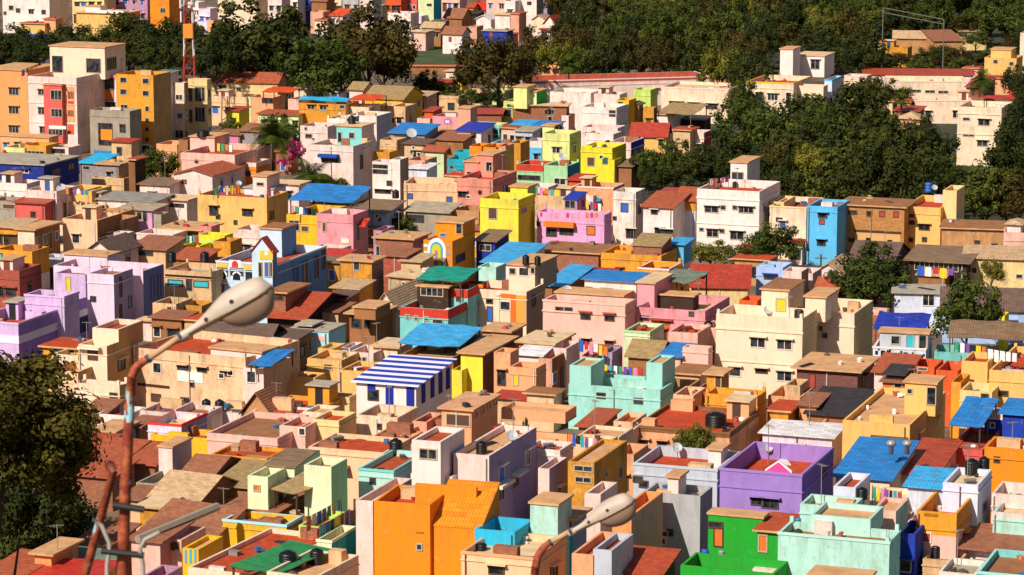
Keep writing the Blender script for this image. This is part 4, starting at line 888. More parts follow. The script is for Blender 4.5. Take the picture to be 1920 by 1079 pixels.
k=B(308,506,396,5.6,7,'oldcream','old grey cream house with turquoise shuttered verandah',p=.7,rc='grey',wear=.8,w='316,526,26,10,T;364,528,26,10,T;350,524,9,20,d'); panel(k,310,517,86,6,'2a2018'); B(286,568,330,3.8,5,'oldcream','small cream hut with one dark window left of the lamp',w='314,576,8,7',wear=.6,rc='brown'); B(340,572,378,3.4,4,'ochre','tiny ochre and white hut left of the lamp',wear=.6,rc='brown'); B(284,596,340,3,4,'brownwall','cluttered brown shed beneath the small cream hut',roof='lean',rc='brown',g=(2,1)); B(346,600,380,3,4,'oldcream','low pale rubble hut under the lamp head',wear=.8,roof='slab')
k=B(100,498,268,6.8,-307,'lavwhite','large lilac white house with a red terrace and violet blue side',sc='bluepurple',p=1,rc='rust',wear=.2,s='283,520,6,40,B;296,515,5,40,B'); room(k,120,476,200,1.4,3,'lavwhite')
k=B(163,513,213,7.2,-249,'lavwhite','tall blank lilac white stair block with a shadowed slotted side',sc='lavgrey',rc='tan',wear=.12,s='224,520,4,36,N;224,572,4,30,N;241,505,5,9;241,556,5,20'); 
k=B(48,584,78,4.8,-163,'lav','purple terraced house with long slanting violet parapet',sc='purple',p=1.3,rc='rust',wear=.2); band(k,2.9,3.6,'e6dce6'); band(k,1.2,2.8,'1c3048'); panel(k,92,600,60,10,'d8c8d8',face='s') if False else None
k=B(-60,600,34,5.0,10,'lav','lower purple terraced house at the left edge with orange red floor',sc='purple',p=1.2,rc='rust',wear=.2,cop='lav'); band(k,2.9,3.7,'ecdcea');  B(46,552,120,6.4,4,'lav','lilac rooftop rooms with an ochre ledge above the purple terrace',w='55,522,4,10;125,515,6,30,dY',rc='pale',cop='lav'); B(-20,505,36,6.6,6,'brickred','orange red terrace house at the left edge above the purple terraces',rc='rust',g=(2,1)); B(102,512,160,6.6,5,'lav','lilac wall house with a sunlit yellow door left of the blank stair block',w='124,520,8,30,dY')
k=B(405,489,520,6.4,-612,'iceblue','ornate pale blue house with yellow arched portal and blue side wall',sc='blueslate',p=.9,rc='rust',wear=.2,w='408,503,18,14;433,504,22,12;462,508,16,18',s='550,500,8,30,B;568,490,7,40;590,480,6,40;604,470,5,34',cop='bluewhite')
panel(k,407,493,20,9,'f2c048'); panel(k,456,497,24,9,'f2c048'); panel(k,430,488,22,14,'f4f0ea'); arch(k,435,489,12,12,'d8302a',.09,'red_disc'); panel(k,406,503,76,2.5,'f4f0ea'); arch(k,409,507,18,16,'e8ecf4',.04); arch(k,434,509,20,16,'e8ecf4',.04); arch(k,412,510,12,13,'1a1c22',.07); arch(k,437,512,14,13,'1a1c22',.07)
pt=room(k,481,470,519,7.2,3,'iceblue',nm='portal',zb=0,pr=1.2,roof='gablex',rc='red',rise=1.6,w='486,493,5,26;497,493,9,26,B;510,493,6,26',sc='blueslate'); panel(pt,487,470,25,17,'f0bc40',nm='arch_panel'); panel(pt,497,472,6,7,'f8f0ea',t=.1,nm='moon_emblem')
room(k,487,428,528,3.2,4,'iceblue',sc='blueslate',rc='brown',nm='stair_tower'); 
k=B(501,592,566,3.6,12,'darkwood','old house with a wide rust red clay tile roof below the ornate blue house',roof='gable',rc='rust',rise=2.2,ov=.9); k=B(506,548,535,6.0,-575,'brick','dark brick rooftop box above the rust red clay tiles',roof='slab',rc='brown',ov=.4,w='508,556,22,5')
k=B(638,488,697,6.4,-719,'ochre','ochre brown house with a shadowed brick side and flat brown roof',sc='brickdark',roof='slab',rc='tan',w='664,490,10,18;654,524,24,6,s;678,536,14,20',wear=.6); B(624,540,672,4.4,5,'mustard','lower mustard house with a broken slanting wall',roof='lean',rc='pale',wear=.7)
k=B(655,588,703,3.6,6,'brownwall','brown pavilion with a stepped flat roof',roof='slab',rc='tan',w='660,594,16,20;684,594,10,20',ov=.5); room(k,664,576,704,1.2,4,'brownwall',nm='upper_step')
B(612,560,646,4,5,'brownwall','dim brown shed with domed rubble left of the pavilion',roof='lean',rc='dark',wear=.8); B(604,584,634,3.4,5,'oldcream','low shed with white sacks left of the brown pavilion',roof='lean',rc='brown'); k=B(704,582,742,3,9,'whitepink','white plastered gable wall with a pole in front',roof='gablex',rc='pale',rise=2.6)
k=B(704,446,774,5,-803,'brick','bare brick house with a flat tan slab and purple side',sc='purple',roof='slab',rc='tan',w='706,462,6,18'); B(700,432,716,5.4,5,'mauve','narrow mauve house left of the bare brick one',w='706,438,5,18')
k=B(728,518,778,4.6,6,'beige','beige stained house with a broad pale roof',roof='slab',rc='pale',wear=.8,r=-28); B(752,490,788,4.0,5,'oldcream','cream house with thatched flaps left of the arched orange house',roof='lean',rc='pale',wear=.6); B(720,480,760,4.4,5,'brickred','rust coloured wall house below the bare brick house',roof='lean',rc='brown')
k=B(794,450,848,5.6,-890,'orange','orange house fronted by a tall painted arch of blue, green and yellow',p=1,rc='tan',sc='mustard',wear=.2,s='855,478,16,12'); room(k,816,416,868,2.6,4,'orange',w='826,438,10,5,B;856,418,10,22',rc='tan')
arch(k,802,446,34,66,'f2ecf0',.06); arch(k,807,453,24,59,'4a9ac8',.1); arch(k,810,457,18,55,'a8c838',.14); arch(k,812,461,14,51,'f0c020',.18); arch(k,816,468,6,44,'9a80b8',.22)
for q in range(4): panel(k,795,458+q*13,7,5,'e8e0e8',nm='stripe_block',t=.05); panel(k,837,460+q*13,7,5,'9a90b0',nm='stripe_block',t=.05)
k=B(893,452,928,4.6,6,'navy','small navy wall house with a brown sheet roof right of the arched orange house',roof='leans',rc='brown',rise=1.2,w='900,460,20,10'); k=B(906,492,972,4,9,'white','low house covered by a rumpled bright blue tarpaulin',roof='leans',rc='bright',rise=1.8); B(896,500,930,4.6,4,'aquapale','pale aqua ruined house under the bright blue tarpaulin',rc='pale',g=(2,1,'w'))
k=B(878,541,987,6.4,-1021,'cream','cream two storey house with orange panels and a blue door',sc='concrete',p=.8,rc='rust',wear=.15,w='881,562,17,15,w;914,576,9,26,dB;939,566,17,15,w;913,563,10,4;880,611,18,5',s='998,555,5,18'); panel(k,939,551,18,8,'ea7020'); panel(k,957,552,11,54,'ea7020'); panel(k,968,554,18,52,'f0a048'); panel(k,880,583,17,10,'ea6a28'); panel(k,878,533,28,6,'ee7e28'); r1=room(k,954,496,1003,2.8,7,'cream',sc='concrete',w='974,502,17,14,w;956,503,10,10;996,502,6,10',rc='tan')
k=B(750,576,840,5.6,8,'turq','turquoise house with a red parapet band and small diamond vents',hi=(1.1,'red'),wear=.15,rc='tan',w='762,592,5,5;778,594,5,5;797,595,5,6;812,600,18,6'); k2=B(843,542,877,6.8,7,'turq','taller turquoise block with a red parapet right of the diamond vents',hi=(.9,'red'),wear=.15,w='857,558,5,5;846,604,12,4',rc='tan'); canopy(k,779,524,866,7,3.0,'teal',rise=1.0); room(k,782,536,840,2.4,2,'darkwood',nm='upper_room',w='790,540,40,14')  # darkwood block puts the shade beneath the teal canopy into colour
k=B(1022,536,1060,4.4,9,'brownwall','small house under a tilted bright blue sheet beside the pink house',roof='leans',rc='bright',rise=1.6)
k=B(1018,562,1172,6.8,-1192,'palepink','large pink house with red shaded windows and pink parapets',p=1.0,rc='rust',cop='palepink',wear=.15,ledge=True,w='1090,587,16,11,sr;1135,590,16,11,sr;1043,577,12,8;1060,578,12,8;1092,636,13,8,s;1136,640,13,8,s'); room(k,1042,548,1168,.9,3,'palepink'); k=B(1096,524,1193,7.6,5,'white','white upper house with a blue roof edge behind the large pink house',roof='leans',rc='blue',rise=.5,w='1098,539,12,5;1127,541,20,6')
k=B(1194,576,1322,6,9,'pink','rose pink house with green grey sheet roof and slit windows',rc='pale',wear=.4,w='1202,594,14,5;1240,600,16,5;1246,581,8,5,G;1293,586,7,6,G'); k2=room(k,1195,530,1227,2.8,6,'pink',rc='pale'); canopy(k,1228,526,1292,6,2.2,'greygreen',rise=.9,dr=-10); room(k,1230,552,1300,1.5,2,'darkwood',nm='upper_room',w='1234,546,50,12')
B(1196,502,1254,7.6,6,'mustard','mustard and white parapet house above the rose pink house',rc='rust',cop='whitepink'); k=B(1296,538,1402,5.4,9,'creamyel','long cream house with a broad red tile roof',roof='gable',rc='red',rise=2.2,r=-6); B(1282,515,1312,6.4,4,'peachyel','small yellow chimney house against the red tile roof',roof='slab',rc='pale')
k=B(1127,474,1240,4.6,-1270,'mustard','bright mustard house with ridged brown thatch on top',p=.6,rc='tan',wear=.4); room(k,1186,460,1240,1.4,4,'brick',nm='thatch_room',roof='lean',rc='thatch',rise=.8,wear=.6); B(1256,458,1282,5,4,'skyblue','white and blue shed right of the brown thatch',roof='leans',rc='bright',lo=(3,'white'))
B(1100,516,1140,4.6,4,'rust' if 'rust' in C else 'brickred','red tiled garden house left of the mustard house',roof='lean',rc='red')
k=B(1418,500,1468,6,5,'paleblue','pale blue house with one blue shaded window',w='1434,516,20,7,sb',rc='pale',wear=.1); B(1468,508,1503,6,-1516,'whitepink','pinkish house with a blank wall right of the pale blue one',sc='concrete',rc='tan'); B(1500,512,1524,5,5,'whitepink','little white house by the tent roof with a dark tank',g=(1,2))
k=B(1343,588,1505,8,-1532,'cream','broad cream three storey house with barred white framed windows',p=1.3,rc='pale',sc='creamyel',wear=.1,ledge=True,w='1408,634,26,17,w s;1458,638,26,17,w s;1368,689,20,16,w s;1418,693,20,5,s;1458,697,26,17,w s'); room(k,1386,562,1420,1.0,3,'orangered',nm='skylight',roof='flat',rc='rust'); r1=room(k,1428,542,1478,3.0,6,'cream',rc='brown',w='1456,560,16,22,Y',roof='slab'); room(k,1510,556,1548,2.4,5,'cream',roof='slab')
k=B(1530,584,1602,7.2,-1637,'cream','cream annexe with banded blank walls over a brick storey',sc='creamyel',p=1.2,rc='pale',wear=.1,ledge=True)
# ---- fifth band
k=B(147,646,200,7,-250,'cream','sunlit cream house with a brick red framed window, left of the rusty pole',sc='tan',p=.8,rc='tan',wear=.15,w='166,657,16,17,N'); room(k,173,614,222,2.0,5,'cream',sc='tan',roof='flat',rc='rust'); panel(k,150,650,40,4,'f0dcc0',nm='sunshade',t=.6)
k=B(140,718,224,4.4,-242,'cream','lower cream house with two wall bows below the sunlit cream one',sc='tan',rc='tan',wear=.2,w='207,738,12,10;190,722,5,5;200,722,4,5'); B(92,694,146,5,6,'peachcream','cream balcony house with slanting ledge by the left tree',sc='tan',p=1,rc='tan'); B(98,664,146,5.4,5,'cream','small cream wall house above the slanting balcony',rc='pale',g=(1,1)); B(148,782,186,3,5,'brickdark','dark slanting shed with a turquoise post near the left tree',roof='lean',rc='brown',rise=1.6)
B(80,650,150,5.4,5,'mustard','ochre gallery house under the long purple parapet',roof='slab',w='100,655,40,6')
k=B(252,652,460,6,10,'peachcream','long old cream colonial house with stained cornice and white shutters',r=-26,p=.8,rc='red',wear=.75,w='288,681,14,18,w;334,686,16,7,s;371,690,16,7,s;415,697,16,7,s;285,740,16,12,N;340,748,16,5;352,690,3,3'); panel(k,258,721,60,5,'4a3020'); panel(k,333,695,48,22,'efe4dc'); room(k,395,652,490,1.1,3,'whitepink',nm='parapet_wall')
k=B(455,690,494,5.2,-545,'whitepink','white end house under a tilted bright blue sheet',p=.4,rc='tan',w='464,697,15,20,w',sc='oldcream'); canopy(k,464,684,508,-8 if False else 7,1.0,'blue',rise=.9)
k=B(457,775,506,3,5,'ruin','broken triangular brown gable wall in the old cream row',roof='gablex',rc='brown',rise=2.6,wear=.8); B(380,770,452,3,6,'white','low white terrace house carrying two black tanks',rc='pale',p=.5)
k=B(277,792,340,4.2,-388,'lavwhite','pale violet house with a brick red coping',sc='lavgrey',p=.7,rc='pale',cop='red',hi=(.0001,'red') if False else None); B(282,814,388,3.4,4,'yeldeep','low deep yellow house in front of the pale violet one',rc='rust',p=.5); B(262,770,380,3.6,5,'whitepink','low white rubble terrace above the pale violet house',rc='brown',wear=.7,p=.4)
k=B(175,808,214,3.4,5,'turq','small turquoise house with a brown slab by the rusty pole',roof='slab',rc='tan'); B(180,776,235,3.4,5,'white','low white house behind the small turquoise one',rc='tan',wear=.5); B(238,800,262,3,4,'brownwall','dark brown lean-to right of the rusty pole',roof='lean',rc='brown')
k=B(543,618,616,3.4,-648,'skypale','pale sky blue house with pink lettered panels',roof='slab',rc='grey',ov=.1,wear=.1,sc='skypale'); panel(k,555,626,16,8,'f0b4b0',nm='lettered_panel'); panel(k,582,630,30,9,'f0b4b0',nm='lettered_panel')
B(560,610,582,3.8,3,'darkwood','dark strip shed behind the pale sky blue house',roof='slab',rc='grey'); k=B(380,640,500,3.2,8,'darkwood','long dark tiled roof house behind the lamp arm',roof='gable',rc='dark',rise=1.8,r=-12); B(500,640,545,3.2,6,'brick','dark brick shed left of the pale sky blue house',roof='lean',rc='dark')
k=B(596,653,624,3.2,4,'peachyel','small ochre cube house below the pale sky blue house',rc='tan',p=.3); B(640,652,656,3.4,4,'white','white house with a light blue door and pipe',w='642,654,10,20,dL'); k=B(576,672,640,3.4,6,'peachyel','peach yellow house with a peaked parapet notch',rc='tan',w='608,684,14,8',p=.6); B(655,660,700,3.4,5,'whitepink','small white house with three dark loops',w='664,672,4,4;672,672,4,4;681,672,4,4',rc='tan'); B(700,650,745,3.6,5,'cream','long cream ledge house below the bright blue canopy',roof='slab',rc='pale')
k=B(538,705,590,3.4,-610,'peachyel','peach yellow box house with a red sunk roof',rc='red',p=.4,wear=.1); k=B(505,760,600,3,6,'mustard','low house with a bright rust red terrace round the peach box',rc='red',p=.4); k=B(608,742,655,3.2,-670,'creamyel','cream yellow house with a paper lamp stain right of the peach box',rc='rust',p=.4,wear=.3); k=B(636,694,684,4,6,'peachyel','yellow house with a rust red roof behind the striped hut',rc='red',p=.5,wear=.3)
k=B(668,716,780,5.0,-847,'white','white house with navy stripes on its walls and striped sheet roof',roof='leans',rc='striped',rise=1.4,lo=(2.0,'peachcream'),wear=.05,w='691,732,18,18',ov=.4)
for x in (689,723,762): panel(k,x,719+(x-689)*.07,15,16 if x==689 else 38,'1e2c90',nm='painted_stripe')
for x,y in ((790,716),(807,706),(822,698),(836,690)): panel(k,x,y,7,40,'1e2c90',nm='painted_stripe',face='s')
k=B(752,664,850,4.2,8,'brownwall','brown walled house under a very large light blue tarpaulin',p=.6,rc='tan',w='770,672,30,8;810,672,20,8'); canopy(k,745,643,862,8,1.2,'bright',rise=1.5); canopy(k,862,650,900,5,.9,'black',rise=.8,posts=False)
k=B(864,662,905,4.8,9,'yellow','bright yellow fronted house with a peach slab and brown side',sc='brickdark',roof='slab',rc='tan',wear=.08); B(846,694,866,3.4,4,'yellow','small yellow step house left of the bright yellow front',p=.3,rc='tan'); B(820,652,850,3.6,3,'whitepink','white narrow wall under the large light blue tarpaulin')
k=B(926,660,957,5.4,-973,'peach','peach stair tower house with a dark shaded doorway',roof='flat',p=.3,rc='tan',w='934,694,13,28,ds'); k=B(955,688,1005,4.8,-1024,'peach','peach house with red sunk roof and long slanting side wall',p=.6,rc='red',wear=.1,w='963,702,8,20,dY'); 
k=B(973,642,1037,5,7,'ruin','brown earth house under a wide tan slab',roof='slab',rc='pale',wear=.8); B(972,665,1015,4.4,4,'white','low house with white double sheet roof',roof='leans',rc='white',rise=1.0); B(905,620,955,4.6,5,'peachpink','peach house with a dark brick side behind the bright yellow front',sc='brickdark',roof='slab',rc='tan',w='924,610,40,6'); B(1010,672,1035,4.4,-1070,'peachpink','dusty peach house with slatted dark side windows',roof='flat',rc='red',p=.5,wear=.6,sg=(3,1,''),sc='brownwall'); B(1030,652,1062,4.8,5,'whitepink','small white house with blue door between peach and pink houses',w='1056,628,10,12,B')
k=B(1066,720,1238,4.2,-1262,'aqua','aqua house with raised corner blocks and a sunken terrace',p=.9,rc='tan',wear=.25,w='1120,738,14,8;1190,748,14,8'); room(k,1068,684,1108,2.7,4,'aqua',p=.2,roof='flat',rc='tan'); room(k,1212,679,1242,3.0,-0.0001 if False else 4,'aqua',roof='flat',p=.2,rc='tan'); room(k,1112,700,1210,1.0,.4,'aqua',nm='back_parapet',roof='flat',p=.1)
B(1128,660,1148,4.4,4,'lavgrey','lavender grey house behind the aqua house',g=(1,1)); B(1100,668,1132,3.8,5,'oldcream','cluttered low house with clothes above the aqua house',roof='lean',rc='brickred')
k=B(1170,620,1218,5,6,'mintpale','pale mint house with a sunken red roof near the pink houses',p=.4,rc='red',cop='mint'); k=B(1178,668,1232,3.6,6,'brownwall','low house with a rough brown thatched roof',roof='gable',rc='thatch',rise=1.6); k=B(1253,622,1308,5.2,6,'palepink','pink house with a small rust red sunk roof',p=.5,rc='red'); k=B(1280,651,1328,5,-1336,'palepink','blank pale pink cube house left of the broad cream house',rc='brown',p=.4,wear=.1); k=B(1240,668,1276,4,5,'palepink','low pink house with a blue tarpaulin strip',roof='leans',rc='blue',rise=1.0); B(1262,700,1310,3.6,5,'peachcream','cream peach wall house below the blank pale pink cube',roof='slab',rc='brown'); B(1316,614,1345,5,5,'palepink','dusty pink house with dark drums at the cream house corner',g=(1,1,'d')); B(1226,600,1256,4.8,5,'orangered','orange brick hut among the pink houses',roof='lean',rc='rust',g=(1,1))
B(1240,724,1290,3.4,5,'ruin','brown rubble terrace right of the aqua house',rc='brown',wear=.8); k=B(1262,740,1300,3.8,5,'peachcream','small peach house with a white rooftop shrine',rc='rust'); B(1298,734,1330,3.6,5,'brickred','rust brick house with an orange terrace left of the mustard stair room',rc='red')
k=B(1325,702,1352,4.8,-1367,'mustard','mustard stair room house with a dark doorway and red threshold',w='1343,706,9,24,dN',rc='tan',roof='slab'); k=B(1322,738,1420,4.2,-1437,'mustard','long mustard yellow parapet house below the broad cream house',p=.9,rc='tan',wear=.3)
k=B(1190,798,1368,4.0,9.5,'peach','wide old house with a red stained terrace and dark eave band',p=.35,rc='red',cop='brown',hi=(.5,'brown'),wear=.6,g=(5,1)); B(1150,790,1186,4.2,5,'peachcream','small peach house with a red sunk roof left of the wide red terrace',rc='red',p=.4); B(1140,808,1180,4,5,'cream','cream step house with a brown sunk roof by the clothes lines',rc='brown',p=.4,w='1150,820,4,4'); B(1440,742,1500,3.6,6,'peach','low peach house between mustard parapet and cream annexe',rc='tan',wear=.5,g=(2,1)); B(1472,722,1500,4.4,4,'oldcream','old grey cream post house in front of the cream house',wear=.8); B(1443,770,1478,3.8,5,'ochre','ochre wall house with a torn black flap',roof='slab'); B(1430,812,1560,2.8,5,'lavwhite','low house with a long pale lavender sheet roof',roof='leans',rc='white',rise=.5,g=(3,1))
k=B(1494,690,1608,5,-1640,'brickdark','dark red brick storey under a cream ledge',roof='slab',rc='tan',w='1518,702,9,24,dR',ov=.5); k=B(1514,776,1600,3.4,8,'brownwall','low house with a steep blackened sheet roof',roof='leans',rc='black',rise=2.2); B(1540,792,1584,3,4,'whitepink','pale pierced wall below the blackened roof',g=(3,1,'')); B(1500,760,1530,4,5,'peach','small peach shed left of the blackened roof',roof='lean',rc='brown')
k=B(1580,788,1706,6,-1773,'peachyel','big peach yellow house with a broad bare tan roof',p=.5,rc='tan',wear=.12,w='1594,806,60,4,N' if False else ''); room(k,1697,716,1755,2.8,3,'peachyel',rc='tan',w='1750,727,14,32,d;1704,731,4,4')
k=B(1700,686,1752,5.4,5,'orangered','vivid orange red house behind the broad bare tan roof',rc='rust',w='1722,691,16,3,N'); k=B(1755,694,1796,5.2,6,'orangered','second orange red house with a slanting top, next to the yellow house',rc='rust'); B(1656,716,1700,4.6,6,'orangered','orange house with dark doorways under ragged brown roofs',roof='lean',rc='brown',w='1657,716,16,22,O;1678,716,12,24,d'); k=B(1640,698,1700,5,6,'whitepink','old house with red brown tile roofs beneath the scribbled parapet',roof='lean',rc='brickred',rise=1.6); B(1662,702,1692,5.2,4,'darkwood','dark tarpaulin covered hut left of the vivid orange red house',roof='leans',rc='black')
k=B(1803,677,1852,6.6,6,'peachyel','yellow parapet block at the left of the yellow corner house',rc='red',wear=.1,p=.6); k=B(1855,694,1935,6.6,12,'peachyel','large yellow corner house with white washing on a red terrace',rc='red',wear=.12,p=.9,w='1874,736,15,4'); k=B(1800,732,1860,5.2,5,'creamyel','lower yellow house with a slanted wall and dark hole',rc='tan',wear=.12,w='1841,740,11,11'); B(1784,716,1802,5.6,5,'mustard','narrow yellow wall between orange red and yellow houses',sc='mustard')
k=B(1778,840,1842,5,-1880,'coral','coral walled shop under a curved blue sheet roof',rc='rust',p=.4,w='1790,822,12,20;1815,815,10,16,T;1822,824,14,16'); canopy(k,1778,797,1842,9,1.8,'blue',rise=1.6); k=B(1846,782,1935,6,5,'royal','royal blue walled house with a cream ledge at the right edge',rc='grey',cop='cream',p=.2,wear=.1); k=B(1880,776,1935,6.6,5,'royal','blue roofed house behind the royal blue wall',roof='leans',rc='blue',rise=.8)
# ---- sixth band: nearest houses
k=B(1567,893,1668,5,9,'cream','large hall with a wide sea blue sheet roof and two roof vents',roof='leans',rc='blue',rise=2.2,r=-20); hall=k
k=B(1690,888,1752,4.6,-1796,'whitepink','low house with a ribbed rust red sheet roof right of the blue hall',roof='leans',rc='rust',rise=1.6)
k=B(1846,838,1935,6.4,5,'orange','vivid orange house with a dark hook shaped mark',p=.8,rc='rust',wear=.08,w='1866,858,6,8'); 
B(135,838,180,3.2,5,'yeldeep','deep yellow strip house behind the rusty pole',roof='lean',rc='rust'); k=B(150,862,225,2.8,6,'brick','long low house with an orange tile roof left of the rusty pole',roof='lean',rc='brickred',rise=1.6); k=B(130,890,210,2.8,5,'brick','second low tile roof house beside the big left tree',roof='lean',rc='brickred',rise=1.2); k=B(232,868,290,2.8,6,'brick','low rust tile house right of the rusty pole',roof='lean',rc='brickred',rise=1.4)
k=B(297,838,323,5,-359,'whitepink','small pale pink house with a grey side and brown roof',sc='grey',roof='slab',rc='tan',ov=.1); B(255,905,292,3,-345,'concrete','narrow walled passage with a stained grey side',p=.6,rc='grey')
k=B(286,930,372,3.2,8,'brownwall','house with a pale ribbed tile roof',roof='gable',rc='pale',rise=1.8,r=-26); k=B(350,882,402,4,6,'brownwall','house with a small dark brown tile roof above the pale ribbed one',roof='gable',rc='brown',rise=1.0); k=B(405,910,465,3.4,8,'brownwall','house with tan ribbed tiles left of the pale mint house',roof='lean',rc='thatch',rise=1.8)
k=B(265,1000,390,3.0,9,'oldcream','long house with weathered brown tile slopes and a metal gutter',roof='gable',rc='brown',rise=2.2,r=-30); g0,g1=at_z(258,1012,5.4),at_z(408,950,6.0); gm=MB(); gm.tube([tuple(g0-k.p),tuple(g1-k.p)],.32,plain('9c8c7c',.6),6); go=gm.build('metal_gutter',k.root); go.matrix_local=Matrix.Rotation(-k.r,4,'Z'); k=B(370,985,460,3.2,11,'brownwall','broad brown tile roofed house left of the deep yellow strip',roof='lean',rc='brown',rise=2.6,r=-28); k=B(262,950,298,3.4,4,'ochre','small ochre box with stained tiles and white spots',roof='slab',wear=.8,rc='pale')
B(228,935,262,3.0,4,'oldcream','low pale shed directly behind the rusty pole',roof='lean',rc='brown')
k=B(418,974,537,4.4,-568,'yeldeep','low deep yellow house with a pale blue coping line',p=.5,rc='brown',cop='skypale',sc='brownwall'); 
k=B(464,892,502,6.4,-600,'mintpale','pale mint house with a hooded brown roof and painted panel',p=.7,rc='tan',wear=.12,w='477,911,10,9,O'); room(k,500,872,552,.8,4,'mintpale',nm='upper_room',roof='leans',rc='brown',rise=.4); k2=B(570,872,621,7.4,-651,'mintpale','taller pale mint house with a green right wall',sc='mint',p=.6,rc='rust',wear=.1); k3=B(508,962,590,3.4,6,'brownwall','dark porch under a mossy square canopy',p=.3,rc='tan',w='512,940,18,30,dN'); canopy(k3,506,915,556,6,2.4,'thatch',kind='lean',rise=1.4,dr=-22)
B(395,852,500,4.4,5,'orange','long rust and orange terrace under the pale pink wall',rc='rust',hi=(.3,'mustard'),p=.3); k=B(388,812,520,4.8,9,'palepink','long pale pink wall house with a mottled brown red roof',p=.5,rc='brown',wear=.25); k=B(524,798,572,5.2,5,'palepink','pale pink gabled end house with a dark barred window',w='564,802,10,16,w',rc='rust',wear=.15,p=.5); k=B(585,786,635,5.4,-668,'creamyel','cream yellow house with a red sunk roof and bright side',p=.4,rc='red',wear=.12); B(568,772,610,5.2,4,'cream','small cream house with a tan roof behind the sunk roof',rc='tan',p=.3); B(470,772,560,3.4,4,'white','low slanted white wall under the rust red terrace',rc='rust',p=.2)
k=B(578,838,720,5,7,'peachcream','big blank peach cream wall in front of the weathered pink terraces',p=.4,rc='red',wear=.1); B(668,778,745,4.8,6,'cream','cream house with small dark window and rubble heaps on top',w='708,796,6,8',rc='rust',wear=.4); B(690,822,760,4.2,5,'peach','low peach terrace with scattered rubble behind the pale aqua house',rc='red',wear=.6,p=.3)
k=B(672,878,738,6,-800,'aquapale','pale aqua house with a red terrace and a black tank',p=.5,rc='rust',cop='turq',wear=.12,w='696,900,6,5')
k=B(667,938,699,8.4,-772,'whitepink','pinkish white stair strip with a long stained slanting parapet',sc='concrete',p=.8,rc='tan',wear=.3)
k=B(701,940,806,9,6.5,'orange','huge vivid orange house filling the lower centre',p=.8,rc='red',wear=.08,r=-16,w=''); r1=room(k,828,930,880,1.6,6,'orange',roof='leans',rc='orange',rise=-.3) if False else None
room(k,806,986,902,7.4,4.6,'orange',nm='sloped_wing',zb=0,roof='leans',rc='deeporange',rise=2.2,ov=.04); room(k,778,908,893,9.6,.4,'orange',nm='back_wall',zb=0,roof='flat',p=.1); panel(k,780,997,14,3,'c06a10')
k=B(850,850,917,9,-1006,'whitepink','tall blank white house with shaded awning windows on its shade-tinted side',sc='lavgrey',p=.5,rc='tan',wear=.1); k.win('928,912,16,28;960,888,12,26','s'); panel(k,926,904,24,6,'e8dcc8',nm='sunshade',t=.7,face='s'); panel(k,958,883,18,6,'e8dcc8',nm='sunshade',t=.7,face='s')  # right side of the white house coloured grey-violet to carry its shade
k=B(770,888,848,7.4,8,'white','white house with a rooftop shelter and slanting stair wall',p=.7,rc='tan',wear=.08); r1=room(k,772,824,826,3.6,5,'white',w='788,842,30,17',roof='flat',p=.4,rc='rust',nm='roof_shelter'); k=B(1009,878,1030,7,-1063,'whitepink','white terraced house with a long grey side wall',sc='lavgrey',p=1,rc='rust',wear=.15); B(985,840,1050,7.2,4,'white','white back parapet house with a yellow stain',p=.4,rc='rust')
k=B(1065,865,1114,7.4,-1176,'ochre','grimy ochre house with two black slots and blotched side',sc='ochre',p=.3,rc='tan',wear=.95,w='1078,877,32,4;1080,898,28,4',s='1133,886,5,8;1160,876,6,20,N')
B(1060,832,1130,5,5,'peachcream','peach terrace cluttered with washing above the grimy ochre house',rc='pale',wear=.5,p=.3); B(1085,815,1160,4.4,5,'cream','cream terrace strip with brown rubble behind the washing',rc='tan',p=.3,wear=.5); B(1150,850,1188,5.2,5,'peach','narrow peach house between the ochre and light grey houses',rc='rust',g=(1,1))
k=B(773,790,800,4.4,5,'peachpink','small dusty peach house left of the peach hall',rc='rust',p=.4); k=B(828,766,884,6.0,-933,'peach','peach hall with a wide slab roof and four small side vents',roof='slab',rc='peachtop',ov=.3,wear=.1,w='838,778,42,20,N',s='889,774,5,7;902,767,5,7;914,759,5,7;926,752,5,7'); B(750,816,842,4,8,'peach','peach terrace house with red floor left of the peach hall',rc='red',p=.8,wear=.15); k=B(905,842,1030,4.6,-1086,'peach','wide peach house with a red terrace and tall slanting parapet',p=.9,rc='red',wear=.12); room(k,940,764,1060,1.0,3,'peach',nm='back_parapet',roof='flat',p=.3,rc='tan'); B(1085,800,1120,3.4,7,'brick','rust red tiled corner house right of the wide peach house',roof='lean',rc='brickred'); B(770,832,812,4,4,'peachpink','low peach front wall with a sunk red roof',rc='red')
k=B(890,992,965,7.6,-1000,'cyan','house with bright cyan parapet walls and a red floor',p=1.3,rc='red',wear=.1); k=B(994,944,1046,9,-1072,'aquapale','white and pale aqua stained tower block with tan slab',roof='slab',rc='tan',ov=.12,wear=.4); B(1046,972,1075,7.4,-1100,'cyan','dark fronted house with a light blue edge right of the pale tower block',roof='slab',rc='tan',w='1050,978,22,24,d',sc='blueslate'); 
k=B(865,1034,1004,7,-1060,'peachcream','broad peach white house with a brown coping line and pale terrace',p=.5,rc='pale',cop='peach',wear=.1,w='918,1062,26,14,s'); k=B(1072,1038,1112,7.2,8,'peach','peach and white striped house beneath the second street lamp',rc='rust',wear=.2,p=.6); k=B(1075,1020,1146,8,8,'greyblue','pale grey blue house with a blue shutter under the second street lamp',p=.5,rc='rust',wear=.15,w='1092,1032,8,10;1080,1062,18,20,B') if False else B(1112,1030,1147,7.6,6,'greyblue','pale grey blue house with a dark round hole right of the second lamp arm',p=.5,rc='rust',wear=.15,w='1122,1032,8,10')
